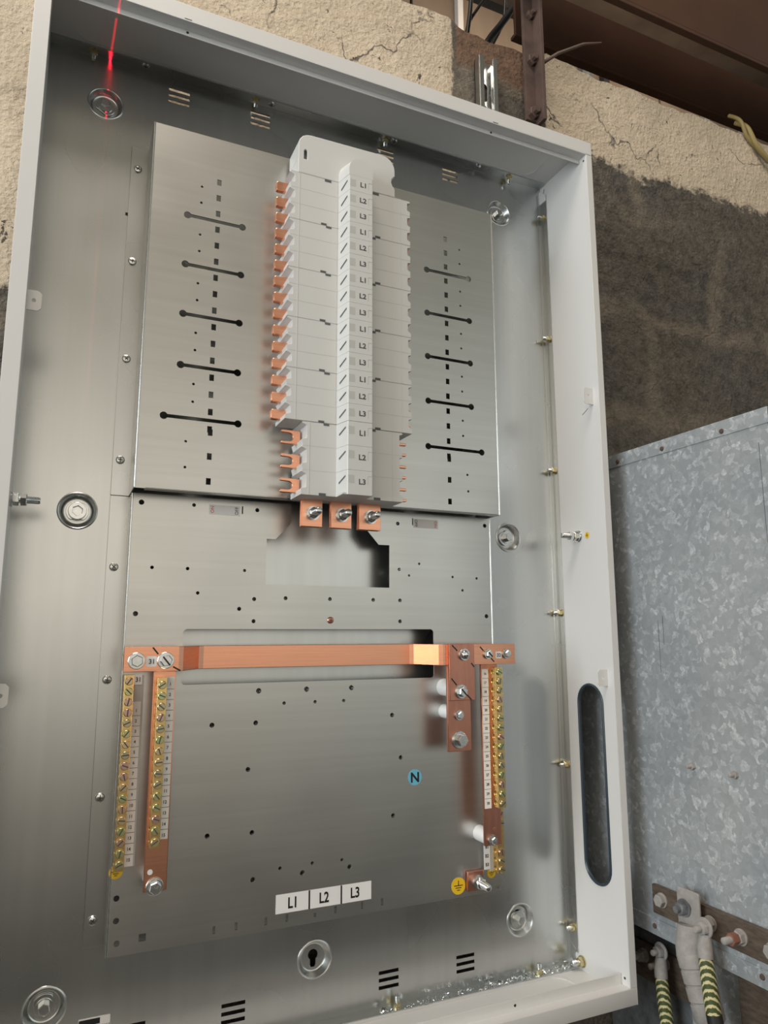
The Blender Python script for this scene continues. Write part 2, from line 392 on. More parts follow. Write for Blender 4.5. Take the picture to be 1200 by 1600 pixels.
        s.bm.faces.new(rings[0][::-1]); s.bm.faces.new(rings[-1]); return s
    def text(s, t, h, c, u='x', v='z', thick=.25, squash=1, bold=False):
        vs, fs, hh = text_mesh(t, bold); k = h/ hh if hh else h
        U, V = AX[u], AX[v]; Wn = U.cross(V); C0 = mm(*c)
        s._add([C0 + (U*x*k*squash + V*y*k)*.001 + Wn*((1 if z > 0 else 0)*thick*.001) for x, y, z in vs], fs); return s
    def build(s, name, mt, parent=None, origin=None, sharp=20):
        if s.soft and sharp == 20: sharp = 50
        bmesh.ops.recalc_face_normals(s.bm, faces=s.bm.faces) if sharp != -1 else None
        off = Vector(origin) if origin is not None else (parent_world(parent) if parent else Vector((0,0,0)))
        bmesh.ops.translate(s.bm, verts=s.bm.verts, vec=-off)
        me = bpy.data.meshes.new(name); s.bm.to_mesh(me); s.bm.free()
        me.materials.append(mt)
        me.polygons.foreach_set('use_smooth', [True]*len(me.polygons)); me.set_sharp_from_angle(angle=math.radians(abs(sharp)))
        o = bpy.data.objects.new(name, me); COL.objects.link(o)
        if parent: o.parent = parent; o.location = off - parent_world(parent)
        else: o.location = off
        return o
def parent_world(p):
    v = Vector((0,0,0))
    while p: v += p.location; p = p.parent
    return v
def tag(o, label=None, cat=None, group=None, kind=None):
    if label: o['label'] = label
    if cat: o['category'] = cat
    if group: o['group'] = group
    if kind: o['kind'] = kind
    return o
def thing(name, label, cat, x, y, z, group=None):
    o = bpy.data.objects.new(name, None); COL.objects.link(o); o.empty_display_size = .05
    o.location = mm(x, y, z); return tag(o, label, cat, group)
def place(proto, parent, x, y, z, rx=0, ry=0, rz=0, first=[None]):
    """copy of a part (and its sub-parts) under parent at a world position given in mm"""
    def cp(o, par):
        c = o.copy(); COL.objects.link(c); c.parent = par
        for ch in list(o.children): cp(ch, c)
        return c
    c = cp(proto, parent); c.location = mm(x, y, z) - parent_world(parent); c.rotation_euler = (rx, ry, rz); return c
PROTO = []
def proto(o):
    PROTO.append(o); return o

# ------------------------------------------------------------------ the setting
def wall():
    bm = bmesh.new(); nx, nz = 330, 290
    x0, x1, z0, z1 = -1.3, 3.4, -1.5, 1.215
    g = {}
    for i in range(nx+1):
        x = x0 + (x1-x0)*i/nx
        top = z1 + .012*noise.noise(Vector((x*6, 0, 3))) + .010*noise.noise(Vector((x*21, 0, 9)))
        if .655 < x < .86: top -= .006
        for j in range(nz+1):
            f = j/nz; z = z0 + (top - z0)*f
            d = .004*noise.noise(Vector((x*7, z*7, 0))) + .0022*noise.noise(Vector((x*40, z*40, 5)))
            if z > .8 and (x > .87 or x < .65): d -= .004
            g[i, j] = bm.verts.new((x, .047 + d, z + Z0))
    for i in range(nx):
        for j in range(nz): bm.faces.new((g[i,j], g[i+1,j], g[i+1,j+1], g[i,j+1]))
    back = [bm.verts.new((g[i,nz].co.x, .145, g[i,nz].co.z)) for i in range(nx+1)]
    for i in range(nx): bm.faces.new((g[i,nz], g[i+1,nz], back[i+1], back[i]))
    lo = [bm.verts.new((x, .145, z0+Z0)) for x in (x0, x1)]
    bm.faces.new([back[0], *back[1:], lo[1], lo[0]])
    bm.faces.new([g[0,j] for j in range(nz+1)] + [back[0], lo[0]])
    bm.faces.new([g[nx,j] for j in range(nz+1)] + [back[nx], lo[1]])
    # object coordinates keep z measured from the camera height
    for v in bm.verts: v.co.z -= Z0
    me = bpy.data.meshes.new('wall_back'); bmesh.ops.recalc_face_normals(bm, faces=bm.faces); bm.to_mesh(me); bm.free(); me.materials.append(M['wall'])
    me.polygons.foreach_set('use_smooth', [True]*len(me.polygons)); me.set_sharp_from_angle(angle=math.radians(50))
    o = bpy.data.objects.new('wall_back', me); COL.objects.link(o); o.location = (0, 0, Z0); tag(o, kind='structure')
wall()
f = MB().box(-4000, 5000, -4500, 1400, -1560, -1500).build('floor', M['floor']); tag(f, kind='structure')
c = MB()
xs = [-1300]
rnd = random.Random(3)
while xs[-1] < 4200: xs.append(xs[-1] + rnd.choice((520, 610, 700)))
for a, b in zip(xs, xs[1:]): c.box(a, b-14, 1180, 1200, -1500, 2600)
c = c.build('wall_far', M['clad']); tag(c, kind='structure')
for i, (x0, x1, y0) in enumerate([(-1400, 5000, 1225)]):
    o = MB().box(x0, x1, y0, y0+30, -1500, 2700).build('wall_far_backing', M['black']); tag(o, kind='structure')
o = MB().box(-1400, 5000, -300, 1260, 2700, 2740).build('ceiling', M['clad']); tag(o, kind='structure')
# pale and dark battens fixed on the far cladding
for i, (x, w, mt, nm) in enumerate([(1330, 26, 'white', 0), (2700, 34, 'dusty', 0), (1960, 60, 'dull', 0), (2080, 34, 'black', 0), (3180, 30, 'oxide', 0), (2960, 34, 'dusty', 0)]):
    o = MB().box(x, x+w, 1150, 1179, -300, 2600, 2).build('trim_%d' % (i+1), M[mt]); tag(o, kind='structure')

# ------------------------------------------------------------------ steelwork above the wall
def beam(name, label, y0, y1, z0, z1, x0, x1):
    t = thing(name, label, 'beam', x0, y0, z0, 'brown steel beams above the wall')
    MB().box(x0, x1, y0, y0+9, z0, z1, 1.5).build('web', M['oxide'], t)
    MB().box(x0, x1, y0, y1, z0-9, z0, 1.5).build('flange', M['oxide'], t)
    return t
beam('steel_beam', 'brown painted steel beam butting the post just above the whitewashed wall head', 150, 172, 1372, 1516, 880, 3300)
beam('steel_beam', 'higher and nearer brown steel beam crossing the top right corner', -40, -24, 1345, 1640, 600, 3300)
t = thing('steel_post', 'rusty brown flat steel post standing against the wall between bare and whitewashed blocks', 'post', 818, 0, 1018)
MB().box(806, 836, 22, 30, 1030, 2400, 1).build('web', M['rust'], t)
MB().box(830, 838, -2, 44, 1022, 2400, 1).build('flange', M['rust'], t)
for k, (zz, r) in enumerate(((1046, 13), (1168, 12), (1275, 9))):
    MB().lathe([(0,0),(r,0),(r,7.5),(r-1.5,9),(r*.5,9),(r*.5,17),(0,17)], (822, 22, zz), '-y', 6).build('bolt', M['rust'], t)
MB().tube([(838, 10, 1158), (870, -5, 1182), (925, -20, 1212), (965, -30, 1222)], [4, 3.4, 3, 1.6]).build('tie_wire', M['rust'], t)

def strut():
    t = thing('strut_channel', 'galvanised slotted strut channel rising above the white enclosure', 'channel', 718, 43, -700)
    x0, x1, y0, y1, z0, z1 = 697, 739, 25, 43, -700, 1142
    b = MB(); zz = -640; holes = []
    while zz < 1100: holes.append(capsule(718, zz, 718, zz+28, 6.5)); zz += 50
    b.prism(rect(x0, x1, z0, z1), holes, y1-2, y1, 'y')
    b.box(x0, x0+2.5, y0, y1, z0, z1); b.box(x1-2.5, x1, y0, y1, z0, z1)
    b.box(x0, x0+10, y0-2, y0+.5, z0, z1, .8); b.box(x1-10, x1, y0-2, y0+.5, z0, z1, .8)
    b.box(x0+7.5, x0+10, y0, y0+7, z0, z1); b.box(x1-10, x1-7.5, y0, y0+7, z0, z1)
    b.build('channel', M['pan'], t)
strut()
def cable(name, label, cat, pts, r, mt='black', group=None):
    P0 = Vector(pts[0])
    sm = []
    for i in range(len(pts)-1):
        p0 = Vector(pts[max(i-1,0)]); p1 = Vector(pts[i]); p2 = Vector(pts[i+1]); p3 = Vector(pts[min(i+2,len(pts)-1)])
        for k in range(6):
            u = k/6; sm.append(.5*((2*p1)+(-p0+p2)*u+(2*p0-5*p1+4*p2-p3)*u*u+(-p0+3*p1-3*p2+p3)*u**3))
    sm.append(Vector(pts[-1]))
    group = {'black_cable': 'black cables hanging behind the wall head', 'yellow_cable': 'yellow cables at the right edge'}.get(name)
    o = MB().tube(sm, r).build(name, M[mt], None, mm(*pts[0])); return tag(o, label, cat, group)
cable('black_cable', 'thin black cable hanging behind the wall head, left of the thick pair', 'cable', [(752,165,1240),(757,165,1320),(768,165,1400),(776,170,1500),(770,170,1700)], 5)
cable('black_cable', 'thin black cable crossing just right of the leftmost hanging cable', 'cable', [(755,172,1240),(762,172,1350),(800,175,1430),(850,180,1520),(880,185,1700)], 3.5)
cable('black_cable', 'thick black cable leaning right above the strut channel', 'cable', [(790,165,1230),(808,165,1320),(850,165,1390),(885,165,1450),(935,165,1560),(960,165,1700)], 8)
cable('black_cable', 'thin black cable lying along the thick leaning cable', 'cable', [(800,195,1240),(836,195,1340),(872,195,1420),(884,195,1480),(894,195,1700)], 4)
cable('yellow_cable', 'dirty yellow flexible cable drooping over the whitewashed wall at the right edge', 'cable', [(1474,62,1262),(1479,36,1232),(1500,30,1185),(1545,28,1150),(1620,28,1120),(1760,28,1100)], 6, 'flex')
cable('yellow_cable', 'second yellowish cable running beside the drooping one at the right edge', 'cable', [(1452,62,1275),(1460,38,1246),(1480,38,1206),(1525,36,1176),(1600,36,1150),(1760,36,1130)], 4.5, 'flex')

# ------------------------------------------------------------------ fixings used many times (prototypes at world origin, copied, removed at the end)
def at0(): return thing_dummy
thing_dummy = bpy.data.objects.new('fixing_store', None); COL.objects.link(thing_dummy); thing_dummy.location = mm(0,0,0)
def mk_slot_screw():
    b = MB(); b.lathe([(5.1,0),(5.1,1.8),(4.6,2.7),(3.2,3.1)], (0,0,0), '-y', 20)
    # two half-moon lands either side of the driver slot
    for sgn in (1, -1):
        pts = [(x, z) for x, z in [(4.3*math.cos(a), 4.3*math.sin(a)) for a in [PI*i/10 for i in range(11)]] if z > .75]
        lo = math.sqrt(4.3**2 - .75**2)
        pts = [(lo, .75)] + pts + [(-lo, .75)]
        pts = [(x, z*sgn) for x, z in pts]
        if sgn < 0: pts = pts[::-1]
        b.prism(pts, [], -3.4, -2.0, 'y')
    b.prism(circle(0,0,4.6,18), [], -2.2, -1.6, 'y')
    b.cyl((0,0,0), 'y', 2.9, 13, 12)
    b.box(-4.25, 4.25, -3.46, -3.42, -.72, .72)  # dark strip painted on the head for shade in the driver slot
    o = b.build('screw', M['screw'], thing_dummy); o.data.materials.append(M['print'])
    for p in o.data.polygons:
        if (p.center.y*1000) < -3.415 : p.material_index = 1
    return o
P_screw = mk_slot_screw()
def mk_hexbolt(nm, rw, rh, hh, stem, mt='zinc', dot=False):
    b = MB(); b.lathe([(0,0),(rw,0),(rw,1.4),(rw-.6,1.8),(0,1.8)], (0,0,0), '-y', 28)
    b.lathe([(0,1.8),(rh+1.6,1.8),(rh+1.6,3.6),(0,3.6)], (0,0,0), '-y', 24)
    b.lathe([(0,3.6),(rh,3.6),(rh,3.6+hh-1.0),(rh-1.1,3.6+hh),(0,3.6+hh)], (0,0,0), '-y', 6, .3)
    if stem: b.lathe([(0,3.6+hh),(stem[0],3.6+hh),(stem[0],3.6+hh+stem[1]-1),(stem[0]-1,3.6+hh+stem[1]),(0,3.6+hh+stem[1])], (0,0,0), '-y', 16)
    o = b.build(nm, M[mt], thing_dummy)
    if not stem:
        MB().text('8.8', rh*.55, (0,-(3.6+hh)-.0,rh*.25), thick=.3).build('head_stamp', M['zinc'], o)
    return o
P_bolt_s = mk_hexbolt('bolt', 7.5, 5.6, 5.0, None)
P_bolt_m = mk_hexbolt('bolt', 10.5, 7.6, 6.0, None)
P_bolt_l = mk_hexbolt('bolt', 12.5, 8.8, 9.5, None)
P_stud_m = mk_hexbolt('stud', 9.0, 7.0, 5.5, (3.2, 4))
def mk_pan_screw():
    b = MB(); b.lathe([(0,0),(5.8,0),(5.9,1.0),(4.6,2.3),(2.2,2.9),(0,3.0)], (0,0,0), '-y', 22)
    o = b.build('screw', M['zinc'], thing_dummy)
    c = MB().box(-3.0,3.0,-3.25,-2.4,-.7,.7).box(-.7,.7,-3.25,-2.4,-3.0,3.0); c.build('cross_recess_shade', M['print'], o)  # dark cross painted on the head for shade in the recess
    return o
P_pan = mk_pan_screw()
def mk_wallstud():   # small threaded stud with yellow nut, pointing along -x
    b = MB(); b.cyl((0,0,0), '-x', 3.0, 15, 14, .6)
    for k in range(5): b.lathe([(3.0,9+k*1.2),(3.35,9.6+k*1.2),(3.0,10.2+k*1.2)], (0,0,0), '-x', 14)
    o = b.build('stud', M['zinc'], thing_dummy)
    c = MB(); c.lathe([(0,0),(6.6,0),(6.6,1.2),(0,1.2)], (0,0,0), '-x', 22); c.cyl((-1.2,0,0), '-x', 5.6, 5.5, 6, .8); c.build('nut', M['yzinc'], o)
    return o
P_wstud = mk_wallstud()

# ------------------------------------------------------------------ enclosure
XL, XR, ZB, ZT = -62, 814, -535, 862.5
enc = thing('distribution_enclosure', 'large open white steel distribution enclosure with galvanised back, mounted on the block wall', 'electrical enclosure', 375, 22, -543)
def enclosure():
    # side panels: sheet from front face to the back edge
    b = MB(); b.box(XL-1.5, XL, -133, 22, -541, 872); b.box(-76.5, -57, -135, -132.5, -543, 874.5, 1.1)
    b.box(-76.5, -75, -135, 22, -543, 874.5, .5); b.box(-58.5, -57, -135, -118, -519, 848, .5)
    b.build('side_panel', M['white'], enc)
    # right side panel with oblong cable slot
    slot = capsule(-76, -113, -76, -362, 31)
    b = MB()
    b.prism(rect(-134, 22, -541, 872), [slot], XR, XR+1.6, 'x')
    b.box(XR, 827, -135, -133, -519.5, 849, .9); b.box(825.5, 827, -135, -118, -519.5, 849, .5)
    b.build('side_panel', M['white'], enc)
    g = MB()
    n = len(slot); sl = capsule(-76, -113, -76, -362, 31, 14); n = len(sl)
    ring = []
    for k in range(10):
        a = 2*PI*k/10; rr = 2.6
        lp = capsule(-76, -113, -76, -362, 29.6 + rr*math.cos(a), 14)
        ring.append([g.bm.verts.new(mm(XR + .8 + 3.1*math.sin(a), y, z)) for y, z in lp])
    for k in range(10):
        A, B = ring[k], ring[(k+1) % 10]
        for i in range(n): g.bm.faces.new([A[i], A[(i+1)%n], B[(i+1)%n], B[i]])
    g.build('rubber_edging', M['rubber'], enc)
    # top panel with shallow gland recess, and its front lip
    b = MB(); b.box(XL, XR, -133, 22, ZT, ZT+1.6)
    b.box(-76.5, 827, -135, -133, 849.5, 874.5, .9)
    b.box(-76.5, 827, -135, 22, 873, 874.5, .6)
    b.box(825.5, 827, -135, -118, 849.5, 874.5, .5)
    b.box(XL, XR, -135, -116, 848.5, 850.2, .6)
    b.box(XL, XR-1, -117.5, -116, 840.5, 850, .5)
    b.build('top_panel', M['white'], enc)
    MB().prism(rrect(-30, 772, -104, -22, 22), [rrect(-28.5, 770.5, -102.5, -23.5, 21)], ZT-.8, ZT, 'z').build('gland_plate', M['white'], enc)
    for x in (-20, 250, 500, 790): MB().lathe([(0,0),(4.2,0),(3.6,1.2),(0,1.6)], (x, -112, ZT), '-z', 16).build('gland_screw', M['white'], enc)
    # bottom panel
    b = MB(); b.box(XL, XR, -133, 22, ZB-1.6, ZB)
    b.box(-76.5, 827, -135, -133, -543, -519.5, 1.2, 3); b.box(825.5, 827, -135, -110, -543, -519.5, .5)
    b.box(XL, XR, -134.5, -116, -521.5, -519.5, .9)
    b.box(XL, XR-1, -117.5, -116, -521, -504.5, .6)
    b.build('bottom_panel', M['white'], enc)
    MB().prism(rrect(-30, 772, -100, -26, 30), [rrect(-27.5, 769.5, -97.5, -28.5, 28)], ZB, ZB+1.6, 'z').build('gland_plate', M['white'], enc)
    # galvanised back pan with pressed dimples, vents and upstanding flanges
    D = [(18.5,786),(715,785),(18.5,166),(714,166),(20,-450),(715,-454),(367,-453)]
    vents = []
    for cx, cz in ((124,832.5),(254,835),(480,836),(611,834),(253,-499),(482,-499),(612,-500),(124,-499)):
        for k in (-1,0,1): vents.append(rect(cx-16, cx+16, cz+k*10-2.4, cz+k*10+2.4))
    extra = [rect(55.5, 59, 613, 618)]
    b = MB(); b.prism(rect(XL, XR, ZB, ZT), [circle(x, z, 26, 36) for x, z in D] + vents + extra, 0, 1.5, 'y')
    for i, (x, z) in enumerate(D):
        key = None
        b.lathe([(26,0),(25.6,-.9),(24.3,-1.4),(23.3,-.9),(22.2,1.0),(19.4,7.0),(18.4,8.2),(16.8,8.8)], (x, 0, z), 'y', 36)
        hole = capsule(x, z+1, x, z-13, 3.8) if False else None
        hz = 1 if z > 700 or i in (6,) else -1
        pts = []
        for k in range(25):
            a = -PI/2 + .62 + (2*PI-1.24)*k/24; pts.append((x+7.2*math.cos(a), z + 3 + 7.2*math.sin(a)))
        pts += [(x-4, z-10), (x-2.6, z-13), (x+2.6, z-13), (x+4, z-10)]
        if hz < 0: pts = [(px, 2*z-pz) for px, pz in pts][::-1]
        b.prism(circle(x, z, 16.9, 36), [pts], 8.6, 10, 'y')
    b.box(XR-1.6, XR-.1, -19, 0, -512, 826, .3)
    b.box(XL, XR-4, -19, 0, ZT-1.7, ZT-.2, .3)
    b.box(XL, XR-4, -20, 0, ZB+.1, ZB+1.6, .3)
    b.box(XR-8.5, XR-7.5, -1.2, 0, -515, 846, .2)
    b.build('back_pan', M['pan'], enc)
    # corner tabs of the flange
    MB().prism([(-19,-512),(-19,-503),(-14,-509),(-9,-518),(-14,-528),(-19,-533),(0,-524),(0,-500)], [], XR-2.4, XR-1.4, 'x').build('corner_tab', M['pan'], enc)
    MB().prism([(-19,826),(-19,838),(-12,845),(-15,852),(0,852),(0,826)], [], XR-3.4, XR-1.6, 'x').build('corner_tab', M['white'], enc)
    # wall fixings in the dimples
    for i, (x, z) in enumerate(D[:6]):
        t = MB()
        a0 = random.uniform(0, PI) if i != 2 else PI/2
        pts = [(x + 14.5*math.cos(a), z + 14.5*math.sin(a)) for a in [a0 + 2*PI*k/32 for k in range(32)]]
        pts = [((px-x)*math.cos(a0)+(pz-z)*math.sin(a0), -(px-x)*math.sin(a0)+(pz-z)*math.cos(a0)) for px, pz in pts]
        pts = [(max(-11.5, min(11.5, u)), v) for u, v in pts]
        pts = [(x+u*math.cos(a0)-v*math.sin(a0), z+u*math.sin(a0)+v*math.cos(a0)) for u, v in pts]
        t.prism(pts, [], 5.2, 7.6, 'y', .4)
        w = t.build('fixing_washer', M['zinc'], enc)
        h = MB()
        if i in (2,):
            h.prism(circle(x, z, 12, 28), [circle(x, z, 6.8, 6, .4)], -1.0, 5.2, 'y', .6)
            h.cyl((x, 3, z), '-y', 6.9, .6, 6)
        else:
            h.lathe([(0,-5.2),(10,-5.2),(10,-3.6),(0,-3.6)], (x, 0, z), '-y', 24); h.lathe([(0,-3.6),(7.2,-3.6),(7.2,3.4),(6,4.4),(0,4.4)], (x, 0, z), '-y', 6, i*.3)
        h.build('bolt', M['zinc'], w)
    # fixing tabs at the front of both sides
    for x0, x1, z0, z1 in ((-58,-40.5,391,417),(-58,-41.5,-81,-54.5),(793.5,814,385,414),(794,814,-83,-57)):
        s_ = 4; inner = x1 if x0 < 0 else x0; outer = x0 if x0 < 0 else x1; d = 1 if x0 < 0 else -1
        pts = [(outer,z0),(inner-d*s_,z0),(inner,z0+s_),(inner,z1-s_),(inner-d*s_,z1),(outer,z1)]
        if d < 0: pts = pts[::-1]
        MB().prism(pts, [circle((x0+x1)/2, (z0+z1)/2, 2.4, 14)], -121, -119.4, 'y', .3).build('fixing_tab', M['white'], enc)
    # studs along the right wall flange, the roof flange and the floor flange
    for z in (793, 545, 292, 35.7, -220, -476): place(P_wstud, enc, XR-1.7, -11, z)
    for x in (-3, 243, 475, 735): place(P_wstud, enc, x, -10, ZT-1.8, 0, -PI/2, 0)
    for x in (490, 740): place(P_wstud, enc, x, -12, ZB+1.7, 0, PI/2, 0)
    o = place(P_wstud, enc, XR-.4, -27, -522); o.scale = (1.35, 1.35, 1.35)
    for x in (71, 269, 491, 664): place(P_pan, enc, x, -12, ZT-1.8, PI/2, 0, 0)
    for x in (468, 665): place(P_pan, enc, x, -12, ZB+1.6, -PI/2, 0, 0)
    # earth studs on the side walls
    for sx, x in (('-x', XR), ('x', XL)):
        b = MB(); b.cyl((x, -66, 165), sx, 4.2, 36, 16, .8)
        for k in range(10): b.lathe([(4.2,20+k*1.4),(4.6,20.7+k*1.4),(4.2,21.4+k*1.4)], (x, -66, 165), sx, 16)
        s_ = b.build('earth_stud', M['zinc'], enc)
        n_ = MB(); n_.lathe([(0,0),(10.5,0),(10.5,1.8),(0,1.8)], (x,-66,165), sx, 26); n_.lathe([(0,2),(9,2),(9.3,5),(0,5)], (x,-66,165), sx, 26)
        n_.lathe([(0,5.4),(8,5.4),(8,11),(7,12),(0,12)], (x,-66,165), sx, 6); n_.lathe([(0,14),(7.6,14),(7.6,20),(6.6,21),(0,21)], (x,-66,165), sx, 6, .4)
        n_.build('nut', M['zinc'], s_)
    e = MB().lathe([(0,.2),(5.4,.2),(5.4,.5),(0,.5)], (XR, -88.5, 164.5), '-x', 24).build('earth_symbol_label', M['yellow'], enc)
    MB().box(XR-.8, XR-.5, -89, -88, 165, 168).box(XR-.8, XR-.5, -91.5, -85.5, 164, 165).box(XR-.8, XR-.5, -90.2, -86.8, 162, 163).build('lettering', M['ink'], e)
    # lip holes and slits painted as dark shade discs and strips, and the pen stroke under the tab
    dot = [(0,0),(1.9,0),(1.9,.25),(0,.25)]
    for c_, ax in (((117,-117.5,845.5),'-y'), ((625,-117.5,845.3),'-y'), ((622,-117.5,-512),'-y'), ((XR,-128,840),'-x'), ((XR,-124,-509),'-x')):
        MB().lathe(dot, c_, ax, 14).build('lip_hole_shade', M['hole'], enc)
    for x in (117, 625): MB().box(x-7, x+3, -135.3, -135, 850.6, 851.6).build('drain_slit_shade', M['hole'], enc)
    MB().prism([(-92,375),(-92,376),(-107,383),(-107,382)], [], XR-.3, XR, 'x').build('pen_stroke', M['print'], enc)
    # rating label low on the back pan
    r = MB().box(60, 97, -.5, -.1, -530, -470).build('rating_label', M['label'], enc)
    k = MB().box(60.5, 85, -.8, -.5, -478, -471.5).box(79.6, 80, -.8, -.5, -530, -478)
    k.text('DETAILS', 2.6, (90,-.5,-481)).text('3 Ph', 3, (88,-.5,-489)).text('400 V', 3, (70,-.5,-488)); k.build('lettering', M['ink'], r)
enclosure()

# ------------------------------------------------------------------ mounting plates
def ring_collars(b, pts, y, rr):
    for x, z, r in pts: b.lathe([(r+.05,.1),(r*.95,.6),(r*.72,2.4),(r*.6,5.5)], (x, y, z), 'y', 18)
up = thing('device_mounting_plate', 'upper bare steel mounting plate with keyhole slots either side of the busbar casing', 'mounting plate', 367, -74, 190)
def upper():
    x0, x1, z0, z1, y = 83, 650.5, 190, 724.5, -73.7
    holes = []
    for zz in (592, 516.5, 442, 367):
        holes += [capsule_dumb(135, 214, zz), capsule_dumb(520.5, 600, zz)]
    holes += [capsule_dumb(116, 217, 292), capsule_dumb(519.5, 618, 292)]
    z = 654.0; small = []
    used = (592, 516.5, 442, 367, 292)
    for k in range(16):
        zz = 654.3 - k*25.0
        for x in (178, 556.5): holes.append(rect(x-3.2, x+3.2, zz-4.6, zz+4.6)) if zz > 275 and all(abs(zz-u) > 9 for u in used) else None
    for zz in (275, 241, 206):
        for x in (179, 557): holes.append(rect(x-3.2, x+3.2, zz-4.6, zz+4.6)) if zz < 280 else None
    for base in (641.5, 566, 491, 416.5, 341.5):
        for dz in (0, -25.5):
            small += [(153.5, base+dz, 1.9), (583.5, base+dz, 1.9)]
    small += [(146.5,259,1.9),(147,223,1.9),(590,252,1.9),(591,225,1.9)]
    holes += [circle(x, zz, r, 12) for x, zz, r in small]
    b = MB(); b.prism(rect(x0, x1, z0, z1), holes, y, y+1.5, 'y')
    ring_collars(b, small, y, 0)
    b.box(x0, x0+1.5, y, -1.5, z0+1, z1-.2, .4); b.box(x1-1.5, x1, y, -1.5, z0, z1-.2, .4)
    b.box(x0+14, x1-2, y, y+14, z0, z0+1.5, .4)
    up_plate = b.build('plate', M['plate'], up)
    for xe in (x0+.9, x1-.9): MB().tube([(xe, y+.9, z0+.6), (xe, y+.9, z1-.4)], 1.7, 16).build('bent_edge', M['zinc'], up)
    MB().box(59, 83.4, -3, -1.5, 190.6, 727, .3).build('fixing_flange', M['pan'], up)
    MB().box(650, 672, -3, -1.5, 190.6, 727, .3).build('fixing_flange', M['pan'], up)
    for z in (690, 540.6, 390, 241): place(P_pan, up, 69, -3, z, 0, random.uniform(0, 1.5), 0)
def capsule_dumb(x0, x1, z, r=5.2, w=2.5):
    """long slot with a round hole at each end"""
    a = math.asin(w/r); out = []
    for k in range(17):
        t = -PI + a + (2*PI - 2*a)*k/16; out.append((x1 + r*math.cos(t), z + r*math.sin(t)))
    for k in range(17):
        t = a + (2*PI - 2*a)*k/16; out.append((x0 + r*math.cos(t), z + r*math.sin(t)))
    return out
upper()
lo = thing('busbar_mounting_plate', 'lower bare steel mounting plate with shaped cut-outs behind the copper neutral bar', 'mounting plate', 369, -39, -390)
